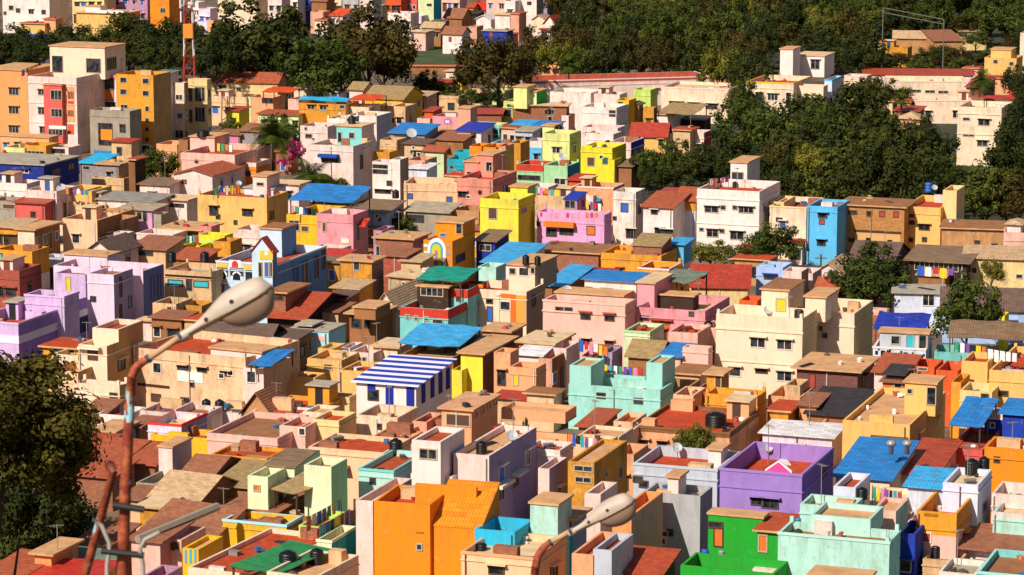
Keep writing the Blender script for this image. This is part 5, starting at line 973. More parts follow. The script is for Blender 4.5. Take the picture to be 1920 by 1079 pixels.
k=B(1148,965,1184,8,-1243,'apricot','apricot orange house with broken side parapet and dark window',sc='peachpink',p=1,rc='rust',wear=.15,s='1215,1030,8,16'); B(1096,925,1126,7.6,5,'whitepink','small pinkish white house with an orange band behind the second street lamp',rc='rust'); k=B(1152,1072,1236,5.4,4.6,'brickdark','low house with a bright rust tile roof below the apricot house',roof='gablex' if False else 'lean',rc='rust',rise=1.6)
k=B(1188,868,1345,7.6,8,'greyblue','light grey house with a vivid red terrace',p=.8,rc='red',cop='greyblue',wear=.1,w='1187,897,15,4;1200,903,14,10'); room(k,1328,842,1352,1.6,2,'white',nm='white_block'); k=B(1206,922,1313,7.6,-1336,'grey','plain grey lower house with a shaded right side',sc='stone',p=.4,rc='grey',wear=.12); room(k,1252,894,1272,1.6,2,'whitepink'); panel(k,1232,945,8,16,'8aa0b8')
k=B(1350,878,1504,8,-1563,'purple','vivid purple house with a red terrace and a pink gable ornament',sc='purpledk',p=1.3,rc='red',wear=.06,cop='purple',w='1410,934,20,12,s;1430,936,28,16,s',s='1542,880,7,14'); 
o=MB(); m1=paint('f04a94',.1); m2=paint('f4ecee',.1); o.poly([(0,-.02,0),(3.4,-.02,0),(1.7,-.02,1.25)],m1); o.poly([(3.4,.16,0),(0,.16,0),(1.7,.16,1.25)],m1)
for a,b in (((0,0),(1.7,1.25)),((1.7,1.25),(3.4,0))): o.poly([(a[0],-.06,a[1]),(b[0],-.06,b[1]),(b[0],-.06,b[1]+.22),(a[0],-.06,a[1]+.22)],m2); o.poly([(a[0],-.06,a[1]+.22),(b[0],-.06,b[1]+.22),(b[0],.2,b[1]+.22),(a[0],.2,a[1]+.22)],m2); o.poly([(b[0],.2,b[1]),(a[0],.2,a[1]),(a[0],.2,a[1]+.22),(b[0],.2,b[1]+.22)],m2)
go=o.build('gable_ornament',k.root,(k.W*.55,.1,8.03)); go.scale=(.6,1,.62)
k=B(1328,964,1430,7,-1440,'green','vivid green upper house with a brown slab',roof='slab',rc='tan',ov=.1,wear=.15,w='1340,990,14,34,dO;1330,982,24,5'); k=B(1420,995,1462,6.6,6,'green','small green side room house with an orange doorway',roof='slab',rc='rust',ov=.3,wear=.15,w='1424,1004,13,30,dO'); k=B(1276,1060,1452,6,-1478,'green','vivid green terrace house with a brick red floor',p=1.1,rc='red',wear=.15)
k=B(1459,998,1668,8,-1688,'aquapale','broad peeling aqua house at the lower right',p=.6,rc='brown',wear=.35,sc='aqua',cop='aquapale'); room(k,1520,964,1632,1.3,4,'aquapale',nm='raised_parapet',roof='flat',p=.4,rc='tan'); k=B(1500,945,1598,8,4,'aquapale','pale mint back house with a tan floor behind the broad peeling aqua house',p=.6,rc='tan',wear=.15,hi=(.4,'whitepink') if False else None); B(1635,956,1680,8,5,'palepink','small pink room house behind the broad peeling aqua house',sc='aqua',rc='tan',p=.3)
k=B(1563,912,1604,7.4,6,'bluewhite','pale blue box house with a red sunk roof',p=.5,rc='rust',wear=.15); B(1630,940,1690,6.4,6,'cream','cream terrace with yellow and orange bundles beside the black tank',p=.4,rc='pale',wear=.3)
k=B(1719,958,1794,7,-1828,'mustard','yellow orange balcony house with red terrace and faded lettering',sc='mustard',p=1.2,rc='red',wear=.15,lo=(5.6,'palepink'),w='1732,1000,12,16,Rw'); panel(k,1733,963,26,5,'a86a20',nm='faded_lettering')
k=B(1768,905,1834,8,-1860,'bluewhite','pale blue white house with a peach topped parapet and tanks',sc='bluewhite',p=.5,rc='pale',wear=.1,s='1842,942,7,16,B'); k=B(1702,912,1768,7.2,5,'bluewhite','low house with a light sky blue sheet roof',roof='leans',rc='bright',rise=1.0)
k=B(1862,960,1935,6.4,8,'aquapale','white and aqua house with an orange red band at the right edge',p=.5,rc='pale',hi=(.4,'whitepink')); B(1860,925,1935,7,5,'whitepink','pinkish house with orange red panels near the right edge',g=(3,1,'O'),rc='pale'); k=B(1798,1024,1900,4.4,5,'whitepink','white house under a rusty brown tile awning',roof='lean',rc='brown',rise=1.0,ov=.9); 
k=B(1832,1072,1935,6,8,'turq','aqua rimmed house with a brown floor in the lower right corner',p=.5,rc='brown',cop='aqua'); k=B(1730,1048,1800,4,6,'oldcream','stained house with heaped pots and a black drum',p=.4,rc='brown',wear=.8,g=(2,1)); B(1524,1079,1620,8.9,2.2,'apricot','tan box front rising at the bottom edge before the aqua house',rc='tan',roof='slab'); B(1684,1000,1716,6,5,'royal','narrow dark blue doored house right of the peeling aqua house',g=(1,1)); B(1700,980,1740,5.4,5,'whitepink','pinkish weathered house left of the yellow balcony',g=(2,1),wear=.5); B(1760,1072,1830,5,5,'white','white low house near the bottom right with curved edge',rc='grey',p=.4)
# lower left corner
k=B(352,1064,480,5,12,'cream','cream house with a wide brick red terrace in the lower left',p=.35,rc='red',r=-24,wear=.15); canopy(k,428,1060,520,9,1.2,'green',rise=.2,kind='leans',dr=-8); k=B(500,1072,592,6,8,'cream','cream round cornered terrace with a clutch of black tanks',p=.6,rc='tan',wear=.2,r=-24)
k=B(594,1012,622,6,-668,'mintpale','pale mint house with teal inner parapets and colourful washing',sc='teal',p=1,rc='rust',wear=.15,cop='mintpale'); B(560,985,600,5.6,6,'lime','pale lime terrace behind the teal parapets',rc='rust',p=.6)
k=B(342,1028,372,5.2,5,'yeldeep','yellow house with light blue painted stripes',wear=.1,p=.3,rc='tan')
for x in (346,355,364): panel(k,x,1030,4,26,'48b0d8',nm='painted_stripe')
k=B(246,1012,300,5.2,6,'palepink','dusty pink house right of the rusty pole with a metal gutter roof',roof='lean',rc='brown',wear=.2,sc='mauve'); k=B(305,1010,340,5,5,'palepink','pale pink house with two small brown windows',w='320,1022,4,6,N;328,1020,4,6,N',p=.3,rc='pale'); k=B(262,1082,300,5.4,-342,'mauve','mauve house with a tall slanting side wall and red floor',sc='mauve',p=1,rc='red')
k=B(65,1038,96,5,5,'peachcream','small cream and orange tower by the lower left shrubs',roof='slab',rc='tan',hi=(.9,'apricot'),w='74,1028,3,12,O'); k=B(42,1076,190,4,4,'peach','wide low house with a crimson sheet roof in the lower left corner',roof='leans',rc='red',rise=.4,r=-10); B(110,1056,200,3.6,3,'concrete','low grey sheet roofed house behind the crimson one',roof='leans',rc='greygreen',rise=1.0); B(130,1030,190,3,7,'brick','small tile roofed hut among the lower left shrubs',roof='lean',rc='brown',rise=1.4); B(-20,1074,44,4,6,'brick','low rust roofed house in the extreme lower left',roof='lean',rc='brickred')
k=B(86,968,165,2.6,9,'darkwood','long shed with a mossy olive sheet roof under the left tree',roof='leans',rc='olive',rise=.6,r=28)
# ================================================================ roof clutter
def Z(sub):
    for l, k in BL:
        if sub in l: return k
    raise KeyError(sub)
for (sub, x, y, w, where, *h) in [
 ('pale pink house with raised left', 381, 256, 24, 'on the raised left block of the pale pink house', 12),
 ('blue awning and aqua', 660, 234, 14, 'on top of the aqua rooftop room', 17),
 ('tall pale lime tower', 1049, 251, 10, 'in the notch of the tall pale lime tower', 16),
 ('long bare brick house', 1029, 214, 15, 'standing at the end of the long bare brick house', 9),
 ('tall lemon yellow house', 948, 362, 10, 'beside the parapet cabin of the tall lemon yellow house', 15),
 ('white three storey house with a stair', 1378, 352, 10, 'at the foot of the stair tower of the tall white house'),
 ('orchid pink house with orange', 1104, 394, 9, 'on the terrace of the orchid pink house'),
 ('cream two storey house with orange', 986, 496, 13, 'leftmost of two above the cream house with orange panels', 18),
 ('cream two storey house with orange', 1008, 498, 12, 'rightmost of two above the cream house with orange panels', 18),
 ('low white terrace house carrying', 387, 772, 17, 'leftmost of two on the low white terrace house', 24),
 ('low white terrace house carrying', 412, 773, 18, 'rightmost of two on the low white terrace house', 24),
 ('brown shed with a rusty roof and a round', 384, 492, 17, 'on the brown shed below the lime house', 20),
 ('old grey cream house', 322, 492, 17, 'behind the old grey cream house verandah', 20),
 ('broad cream three storey', 1500, 602, 24, 'inside the parapet of the broad cream three storey house', 26),
 ('wide old house with a red stained', 1342, 800, 40, 'large and squat on the wide red stained terrace', 27),
 ('pale aqua house with a red terrace', 742, 853, 25, 'on the pale aqua house with a red terrace', 31),
 ('tall blank white house with shaded', 903, 851, 21, 'on the tall blank white house', 24),
 ('pale blue box house', 1616, 936, 22, 'right of the pale blue box house', 22),
 ('pale blue white house with a peach', 1822, 890, 27, 'leftmost of two on the peach topped parapet', 30),
 ('pale blue white house with a peach', 1845, 884, 20, 'rightmost of two on the peach topped parapet', 28),
 ('cream round cornered terrace', 540, 1064, 34, 'leftmost of two on the round cornered terrace', 32),
 ('cream round cornered terrace', 594, 1058, 26, 'rightmost of two on the round cornered terrace', 30),
 ('stained house with heaped pots', 1755, 1046, 19, 'on the stained house with heaped pots', 26),
 ('white slim' if False else 'slim white stair tower', 742, 372, 13, 'at the foot of the slim white stair tower', 16),
 ('dusty pink house with dark drums', 1328, 622, 17, 'on the dusty pink house at the cream house corner', 20),
 ('white house with a water tank above', 1140, 272, 11, 'on the white house above the vivid lemon house', 9),
 ('cream house with yellow edged', 1462, 384, 8, 'small one on the cream house with yellow edged terrace', 7),
 ('broad peach white house', 903, 1032, 20, 'low black one on the broad peach white house', 14)]:
    k = Z(sub); zz = k.zr
    if 'aqua rooftop' in where: zz = 9.99
    if 'stair tower' in where and 'slim' in where: zz = 4
    if 'raised left' in where: zz = k.zr + 2.15
    if 'above the cream house with orange' in where: zz = k.zr + 2.95
    tank(x, y, w, zz, 'black plastic water tank ' + where, '121212', *h)
tank(1424, 270, 0.1 if False else 9, 6, 'small dark tank in the trees near the street lamp') if False else None
for (sub, x, y, w, col, lab) in [
 ('big peach yellow house with a broad', 1710, 764, 12, '2a80b8', 'blue plastic drum beside the rooftop room of the big peach yellow house'),
 ('big peach yellow house with a broad', 1627, 768, 6, 'f2ece6', 'short white pipe stub, left one on the broad bare tan roof'),
 ('big peach yellow house with a broad', 1677, 777, 8, 'f2ece6', 'tall white pipe stub, right one on the broad bare tan roof'),
 ('peach terrace house with red floor', 0, 0, 0, '', ''),
 ('tall white house' if False else 'peach yellow stepped', 1741, 361, 14, '2c62b8', 'blue plastic drum on the peach yellow stepped house'),
 ('vivid green terrace', 1322, 1050, 15, '2a60c0', 'blue tub standing on the brick red floor of the green terrace house'),
 ('vivid green terrace', 1353, 1048, 12, '9a9a9a', 'grey metal pot on the brick red floor of the green terrace house'),
 ('wide peach house with a red terrace', 932, 818, 14, 'd8263a', 'bright red ball shaped pot at the edge of the wide peach house'),
 ('broad peeling aqua', 1497, 985, 10, '2e88c8', 'blue can beside two dark pots on the aqua house terrace')]:
    if w: drum(x, y, w, Z(sub).zr, lab, col)
CL = ['red', 'white', 'blue', 'yellow', 'pink', 'green', 'black', 'orange', 'teal', 'purple']
def pick(n, s): 
    r = random.Random(s); c = CL[:]; r.shuffle(c); return (c * 3)[:n]
for (sub, x0, y0, x1, y1, n, where) in [
 ('aqua house with raised corner', 1122, 682, 1205, 690, 9, 'on the sunken terrace of the aqua house'),
 ('cluttered low house with clothes', 1086, 636, 1140, 650, 6, 'above the cluttered house behind the aqua house'),
 ('peach terrace cluttered with washing', 1064, 812, 1120, 822, 7, 'over the peach terrace above the grimy ochre house'),
 ('pale lime terrace behind', 575, 970, 640, 935, 7, 'across the pale lime terrace'),
 ('pale mint house with teal inner', 600, 985, 655, 955, 6, 'inside the teal parapets'),
 ('turquoise house with a red parapet', 785, 545, 838, 550, 6, 'under the green canopy of the turquoise house'),
 ('big pink and orange apartment', 40, 132, 92, 110, 7, 'on the roof of the big pink and orange apartment block'),
 ('large yellow corner house', 1852, 653, 1908, 662, 5, 'on the red terrace of the large yellow corner house'),
 ('wide peach house with a red', 940, 790, 975, 800, 5, 'on the red terrace of the wide peach house'),
 ('lemon parapet house', 343, 440, 372, 444, 5, 'over the lemon parapet house'),
 ('yellow house with a blue tarpaulin', 122, 350, 165, 356, 6, 'on the yellow house under the warehouse'),
 ('orchid pink house with orange', 1090, 374, 1128, 382, 5, 'on the terrace of the orchid pink house'),
 ('cream terrace with yellow and orange', 1636, 912, 1690, 922, 7, 'over the cream terrace beside the black tank'),
 ('turquoise house with a coral', 1790, 640, 1850, 650, 6, 'under the brown sheet of the turquoise house'),
 ('white three storey house with a stair', 1330, 335, 1366, 330, 5, 'on the red terrace of the tall white house'),
 ('wide cream yellow house', 400, 350, 450, 346, 5, 'on the red terrace of the wide cream yellow house'),
 ('deep yellow house under', 545, 385, 592, 392, 6, 'under the left half of the blue sheet canopy'),
 ('dark open timber shed', 1720, 498, 1790, 504, 5, 'inside the dark open timber shed'),
 ('cluttered beige terrace', 1000, 350, 1050, 356, 5, 'over the cluttered beige terrace'),
 ('pale pink house with raised', 406, 268, 436, 272, 4, 'on the right terrace of the pale pink house')]:
    k = Z(sub); cols = pick(n, x0); where = ' '.join(where.split()[:10])
    if 'corner house' in where: cols = ['white'] * 5
    clothes(x0, y0, x1, y1, k.zr + 1.75, cols, where)
for (sub, x, y, rad, lab) in [
 ('yellow house with a blue tarpaulin', 116, 368, .75, 'blue grey satellite dish on the yellow house under the warehouse'),
 ('weathered pale house with a big round', 772, 262, .8, 'big round white satellite dish near the wide blue roof'),
 ('tall pale lime', 1055, 300, .6, 'grey blue satellite dish on the mint house before the lime tower') if False else ('mint green house with a barred', 1055, 306, .55, 'grey blue satellite dish on the mint green house'),
 ('broad cream three storey', 1440, 600, .45, 'small satellite dish on the broad cream three storey house'),
 ('large pink house with red shaded', 1064, 560, .45, 'small satellite dish on the large pink house'),
 ('tall blank white', 960, 840, .45, 'small satellite dish on the tall blank white house'),
 ('purple house with a red', 1440, 862, .4, 'small satellite dish on the vivid purple house'),
 ('light grey house with a vivid', 1270, 862, .4, 'small satellite dish on the light grey house'),
 ('peach yellow stepped', 1752, 366, .4, 'small satellite dish on the peach yellow stepped house'),
 ('tall white house' if False else 'wide cream yellow house', 448, 358, .4, 'small satellite dish on the wide cream yellow house')]:
    dish(x, y, Z(sub).zr, lab, rad)
# roof vents on the big blue hall roof
for i, x in enumerate((1671, 1701)):
    zz = 5 + 2.0; P = at_z(x, 838, zz); mb = MB(); gm = plain('b0a098', .4, .3)
    mb.lathe([(.2, -.6), (.2, .08), (.36, .14), (.4, .32), (.28, .48), (.05, .54)], gm); o = mb.build('roof_vent', None, P, smooth=True)
    tag(o, ('left' if i == 0 else 'right') + ' round spinning vent on the wide sea blue roof', 'roof vent', 'vents on the blue roof')
# small boxes, pots and loose things on the terraces
RND = random.Random(99)
JN = {'e8ded4': 'white', '5a4a40': 'brown', 'b0583a': 'terracotta', '8a8078': 'grey', '2c2a2a': 'black', 'c8a070': 'tan', '3a6a9a': 'blue', 'b03a30': 'red'}
JW = list(JN)
for lab, k in list(BL):
    if k.par > .15: auto_roof(k, RND)
    if (k.par <= 0 and not k.slab) or k.W < 2.6 or k.D < 2.4: continue
    zt_ = k.zr + (.122 if k.slab else .002)
    short = lab.split(); 
    while short and (len(short) > 9 or short[-1] in ('a', 'and', 'with', 'of', 'the', 'on', 'its', 'at', 'in')): short.pop()
    short = ' '.join(short); used = set(); nn = 2 + int(min(5, k.W * k.D / 14) * RND.uniform(.6, 1.1))
    for q in range(nn):
        c = RND.choice(JW); kd = RND.choice(('crate', 'pot', 'bundle', 'bucket', 'brick_pile', 'plank'))
        if (c, kd) in used: continue
        used.add((c, kd))
        e = RND.random()
        lx, ly = (RND.uniform(.6, k.W - .7), RND.uniform(.5, k.D - .6)) if e < .4 else (RND.choice((.75, k.W - .75)), RND.uniform(.5, k.D - .6)) if e < .7 else (RND.uniform(.6, k.W - .7), k.D - .75)
        p = k.p + k.u * lx + k.v * ly; s = RND.uniform(.22, .5); mb = MB(); m = plain(c)
        if kd == 'crate': mb.box(-s, s, -s * .6, s * .6, 0, s * .8, m, nobot=True); mb.box(-s * .93, s * .93, -s * .66, -s * .604, s * .2, s * .6, plain('4a3a30')); mb.box(-s - .05, s + .05, -s * .66, s * .66, s * .803, s * .87, m)
        elif kd == 'pot': mb.lathe([(s * .5, 0), (s * .62, s * .5), (s * .7, s * .95), (s * .62, s), (s * .5, s * .85)], m, seg=10)
        elif kd == 'bundle': mb.lathe([(s * .85, 0), (s * .95, s * .2), (s * .8, s * .5), (s * .35, s * .75), (s * .05, s * .85)], m, seg=7)
        elif kd == 'bucket': mb.lathe([(s * .4, 0), (s * .6, s * .9), (s * .64, s * .92), (s * .55, s * .9), (s * .4, s * .2)], m, seg=10)
        elif kd == 'brick_pile':
            for t in range(9): bx = RND.uniform(-s, s); by = RND.uniform(-s * .6, s * .6); bz = RND.choice((0, 0, .13, .26)); mb.box(bx - .2, bx + .2, by - .1, by + .1, bz, bz + .12 + t * .003, m, nobot=True)
        else:
            for t in range(3): mb.box(-s * 2.4 + t * .1, s * 2.2, t * .2 - .3, t * .2 - .14, 0, .07 + t * .02, m, nobot=True)
        o = mb.build(kd, None, (p.x, p.y, zt_), RND.random() * 3)
        tag(o, JN[c] + ' ' + kd.replace('_', ' ') + ' on top of the ' + short, kd.replace('_', ' '), 'loose things on the roofs')

an = 0
for lab, k in list(BL)[::5]:
    if k.W < 2.5 or an > 60 or k.p.y > 480: continue
    short = lab.split()
    while short and (len(short) > 8 or short[-1] in ('a', 'and', 'with', 'of', 'the', 'on', 'its', 'at', 'in')): short.pop()
    p = k.p + k.u * (k.W * RND.uniform(.2, .8)) + k.v * (k.D * .8); z = k.zr; hh = RND.uniform(2.2, 3.6)
    o = empty('tv_aerial', (p.x, p.y, z), RND.random() * 3); tag(o, 'thin rooftop aerial on the ' + ' '.join(short), 'aerial', 'aerials on the roofs')
    mb = MB(); mb.tube([(0, 0, 0), (.02, 0, hh)], .035, plain('8a8480'), 5); mb.build('mast', o)
    mb = MB(); mb.tube([(-.5, 0, hh - .1), (.5, 0, hh - .1)], .02, plain('8a8480'), 4)
    for q in range(5): mb.tube([(-.45 + q * .22, -.35 + q * .04, hh - .1), (-.45 + q * .22, .35 - q * .04, hh - .1)], .014, plain('8a8480'), 4)
    mb.build('rods', o); an += 1
# ================================================================ trees
WG = 'trees of the dark wood'
WL = 'dark tree crown packed among others in the wood across the top right'
rt = random.Random(4)
for row, y in enumerate((-62, -38, -15, 8, 32, 56, 82, 104)):
    for x in range(1050 + (row % 2) * 24, 1960, 50):
        xx = x + rt.uniform(-16, 16); yy = y + rt.uniform(-9, 9)
        lim = 999
        if xx > 1330 and xx < 1440: lim = 125
        if xx < 1330: lim = 92
        if 1440 < xx < 1600: lim = 72
        if xx >= 1600: lim = 100
        if yy > lim: continue
        if 1635 < xx < 1860 and 34 < yy < 92: continue
        if 1865 < xx < 1925 and 40 < yy < 66: continue
        if xx > 1800 and yy > 70 : continue
        h = rt.uniform(8, 12); lb = 182 if xx < 1330 else 225 if xx < 1600 else 178
        if 1635 < xx < 1930 and yy < 40: lb = 96
        h = max(3.5, min(h, (lb - yy) / ((yy + 440) / 50)))
        T(xx, yy, rt.uniform(62, 98), h, WL, rt.choice(('dark', 'brown', 'brown', 'dark', 'mid', 'mid', 'light')), group=WG)
for (x, y) in ((1625, 96), (1660, 108), (1690, 100), (1725, 112), (1765, 104), (1800, 112), (1835, 100), (1870, 92), (1780, 88), (1745, 92), (1615, 112), (1580, 100), (1560, 84), (1830, 60), (1905, 78)):
    T(x, y, rt.uniform(52, 70), rt.uniform(3.6, 5), WL, rt.choice(('dark', 'brown', 'mid')), group=WG)
L2 = 'dark crown in the row of trees behind the upper left buildings'
for (x, y, w, h, kd) in [(20, 55, 100, 8, 'dark'), (-20, 75, 90, 8, 'dark'), (75, 66, 90, 8, 'dark'), (140, 55, 100, 9, 'dark'), (195, 62, 90, 9, 'mid'), (240, 38, 110, 11, 'dark'), (300, 52, 100, 11, 'dark'), (340, 40, 90, 11, 'dark'), (60, 88, 90, 7, 'dark'), (250, 80, 90, 8, 'dark'), (305, 85, 80, 8, 'dark'), (180, 90, 80, 6, 'mid'), (375, 60, 80, 12, 'dark'), (20, 92, 70, 6, 'mid'), (232, 70, 70, 9, 'brown'), (130, 74, 80, 7, 'brown')]:
    T(x, y, w, h, L2, kd, group='trees behind the upper left buildings')
L3 = 'dark crown in the wood filling the right middle of the town'
for (x, y, w, h, kd) in [(1500, 200, 130, 11, 'dark'), (1590, 178, 170, 13, 'dark'), (1660, 215, 120, 12, 'dark'), (1700, 255, 130, 11, 'dark'), (1440, 222, 130, 11, 'mid'), (1510, 245, 150, 11, 'dark'), (1590, 255, 140, 11, 'dark'), (1640, 285, 130, 10, 'dark'), (1560, 290, 140, 9, 'mid'), (1490, 300, 100, 8, 'dark'), (1720, 300, 110, 9, 'dark'), (1742, 228, 90, 11, 'dark'), (1752, 280, 84, 9, 'mid'), (1790, 316, 80, 4.5, 'mid'), (1760, 318, 90, 6, 'dark'), (1540, 205, 90, 12, 'mid'), (1620, 240, 80, 12, 'light'), (1470, 260, 80, 10, 'brown'), (1565, 310, 80, 8, 'brown'), (1680, 290, 80, 9, 'mid'), (1525, 275, 70, 10, 'light'), (1655, 310, 70, 8, 'brown'), (1695, 318, 110, 7, 'dark'), (1400, 250, 120, 9, 'dark'), (1350, 262, 110, 8, 'dark'), (1440, 282, 110, 8, 'dark'), (1640, 330, 110, 6, 'dark'), (1540, 335, 110, 5.5, 'dark'), (1590, 322, 120, 7, 'mid')]:
    T(x, y, w, h, L3, kd, group='trees of the right middle wood')
L4 = 'leafy crown along the right edge of the town'
for (x, y, w, h, kd) in [(1922, 205, 110, 13, 'dark'), (1925, 235, 120, 12, 'dark'), (1905, 262, 100, 10, 'dark'), (1845, 322, 110, 8, 'mid'), (1890, 320, 120, 8, 'brown'), (1800, 345, 90, 6, 'dark'), (1850, 350, 100, 6, 'dark'), (1915, 355, 90, 6, 'brown'), (1905, 130, 60, 14, 'dark'), (1930, 170, 80, 13, 'dark')]:
    T(x, y, w, h, L4, kd, group='trees along the right edge')
L5 = 'bushy crown in the row between the thatched hut and the tall white house'
for (x, y, w, h, kd) in [(1215, 285, 70, 6, 'mid'), (1270, 272, 90, 7, 'mid'), (1320, 282, 90, 7, 'dark'), (1240, 310, 80, 5, 'dark'), (1290, 305, 90, 5, 'mid'), (1375, 300, 70, 6, 'dark')]:
    T(x, y, w, h, L5, kd, group='trees behind the tall white house')
for (x, y, w, h, kd, lab) in [
 (470, 14, 205, 17, 'dark', 'huge dark green tree below the blank cream house at the top'),
 (405, 70, 90, 13, 'dark', 'dark tree between the radio mast and the huge dark tree'),
 (545, 60, 110, 13, 'dark', 'dark tree in the gap beside the huge dark green tree'),
 (600, 82, 165, 13, 'mid', 'round dense green tree above the curved blue roof'),
 (690, 26, 165, 17, 'brown', 'big brownish tree with autumn tint at the top centre left'),
 (720, 85, 110, 10, 'brown', 'brown tinted tree at the right shoulder of the round dense one'),
 (640, 100, 90, 9, 'mid', 'smaller green tree at the foot of the brownish tree'),
 (470, 95, 110, 9, 'dark', 'low dark tree above the long low yellow hall'),
 (935, 72, 140, 13, 'brown', 'wide brownish tree with a bare trunk right of the green field'),
 (885, 118, 70, 7, 'brown', 'small brownish tree at the field edge'),
 (1000, 62, 90, 11, 'brown', 'brown tree behind the wide brownish one, left of the palm'),
 (830, 160, 70, 4, 'mid', 'round green shrub tree below the field wall'),
 (800, 138, 60, 6, 'dark', 'dark small tree at the left end of the field wall'),
 (870, 170, 80, 3.5, 'mid', 'low green thicket under the wide brownish tree'),
 (915, 168, 60, 4, 'dark', 'dark low thicket left of the stepped lime green house'),
 (968, 120, 80, 7, 'brown', 'brown tree behind the stepped lime green house'),
 (1392, 158, 62, 8, 'mid', 'green tree touching the front of the cream mansion'),
 (1400, 192, 110, 9, 'mid', 'broad green tree below the cream mansion'),
 (1645, 145, 70, 7, 'brown', 'brownish tree in front of the long red tiled range'),
 (1685, 165, 60, 5, 'mid', 'small tree beside the ruined yellow porch'),
 (290, 288, 88, 5.5, 'mid', 'bushy olive green tree right of the dark brown tower house'),
 (625, 332, 80, 3.8, 'light', 'low yellow green dome of a tree in front of the blue awning house'),
 (520, 222, 80, 6.5, 'mid', 'green tree behind the tall garden palm'),
 (590, 310, 60, 4.5, 'mid', 'green tree under the leaning second palm'),
 (565, 245, 50, 5, 'mid', 'dark garden tree beside the dark round arch'),
 (1332, 458, 92, 3.6, 'light', 'yellow green bush tree left of the round dark one below the tall white house'),
 (1445, 428, 112, 5.6, 'mid', 'round dark green tree in front of the cream yellow edged house'),
 (1405, 470, 70, 3.6, 'mid', 'green shrub tree joining the yellow green bush and the round dark one'),
 (1628, 468, 140, 7.6, 'dark', 'big dark tree before the brown tile gable with a white pipe'),
 (1632, 500, 150, 6.4, 'mid', 'lower half crown under the big dark tree'),
 (1814, 538, 118, 7.6, 'mid', 'round glossy green tree left of the long ridged roof'),
 (1168, 492, 60, 3, 'mid', 'small green tree under the bright mustard house'),
 (1860, 492, 46, 5, 'light', 'thin yellowish tree against the derelict cream front'),
 (745, 400, 40, 4, 'mid', 'small green tree beside the lavender blue house'),
 (758, 412, 44, 3.4, 'light', 'yellow green bush right of the lavender blue house'),
 (1100, 480, 40, 3, 'mid', 'little garden tree by the red tiled garden house'),
 (1300, 800, 70, 5.2, 'light', 'spindly yellow green tree in front of the wide red stained terrace'),
 (1060, 322, 36, 4, 'dark', 'dark small tree at the side of the mint green house'),
 (720, 590, 40, 2.5, 'mid', 'small green bush below the white gable wall'),
 (430, 225, 40, 4, 'mid', 'green bush at the lemon yellow house'),
 (150, 850, 60, 4, 'dark', 'dark bush behind the big left tree'),
 (60, 890, 190, 9, 'dark', 'dark green tree under the big near tree at the left edge'),
 (105, 940, 150, 5, 'dark', 'dark low tree beside the mossy olive roof'),
 (20, 960, 150, 6, 'mid', 'dark green tree at the lower left edge'),
 (120, 1000, 90, 3, 'dark', 'low dark bush above the crimson roof'),
 (200, 968, 50, 3.4, 'mid', 'dark bush between the two rusty poles')]:
    T(x, y, w, h, lab, kd)
bl = foliage('b01860', 'f050a0', 'pink_bougainvillea_flowers')
CR['pinkf', 0] = CR['pinkf', 1] = CR['pinkf', 2] = leaf_mesh('bougainvillea', 77, 26, 40, .1, bl)
bush(545, 300, 46, 42, 2.5, 'magenta pink bougainvillea climbing beside the garden palms', 'pinkf', 'bougainvillea', 'flowering shrub')
bush(530, 312, 30, 18, 1.5, 'lower magenta bougainvillea clump left of the climbing one', 'pinkf', 'bougainvillea', 'flowering shrub')
bush(986, 820, 14, 34, Z('wide peach house with a red').zr, 'tall potted green plant on the red terrace of the wide peach house', 'mid')
palm(512, 228, 100, 9.5, 'tall feathery garden palm left of the bougainvillea')
palm(588, 300, 110, 6.5, 'second garden palm leaning right before the blue awning house', 1)
palm(1066, 106, 56, 9, 'lone palm rising over the very long pale walled hall')
palm(1843, 132, 62, 8, 'dark palm in front of the yellow villa', 1)
palm(1690, 176, 40, 6, 'small palm beside the broad cream block with slit windows')
palm(1790, 395, 60, 5.5, 'palm among the right edge trees behind the peach stepped house', 1) if False else None
# green field at the top
mb = MB(); m, nt, b = nodes_mat('field_green'); 
nt.links.new(ramp(nt, noise(nt, pos(nt), .25, 6, .7), .35, .65, (.02, .04, .008, 1), (.07, .10, .02, 1)), b.inputs['Base Color']); b.inputs['Roughness'].default_value = .95
q = [at_z(770, 122, .05), at_z(905, 126, .05), at_z(930, 84, .05), at_z(764, 82, .05)]; mb.poly(q, m); o = mb.build('grass_field'); o['kind'] = 'structure'
mb = MB(); q = [at_z(760, 83, .07), at_z(960, 83, .07), at_z(965, 76, .07), at_z(755, 76, .07)]; mb.poly(q, terrace('c07a30')); o = mb.build('path'); o['kind'] = 'structure'

mb = MB(); m, nt, b = nodes_mat('undergrowth'); nt.links.new(ramp(nt, noise(nt, pos(nt), .5, 7, .7), .35, .65, (.012, .018, .006, 1), (.06, .06, .02, 1)), b.inputs['Base Color']); b.inputs['Roughness'].default_value = .95
mb.poly([at_z(1340, 128, .03), at_z(2000, 128, .03), at_z(2000, -160, .03), at_z(1000, -160, .03), at_z(1000, 128, .03)], m); mb.poly([at_z(-60, 140, .03), at_z(640, 140, .03), at_z(760, 60, .03), at_z(-60, 60, .03)], m); mb.poly([at_z(1180, 380, .03), at_z(1960, 420, .03), at_z(1960, 200, .03), at_z(1300, 200, .03)], m); o = mb.build('undergrowth'); o['kind'] = 'structure'
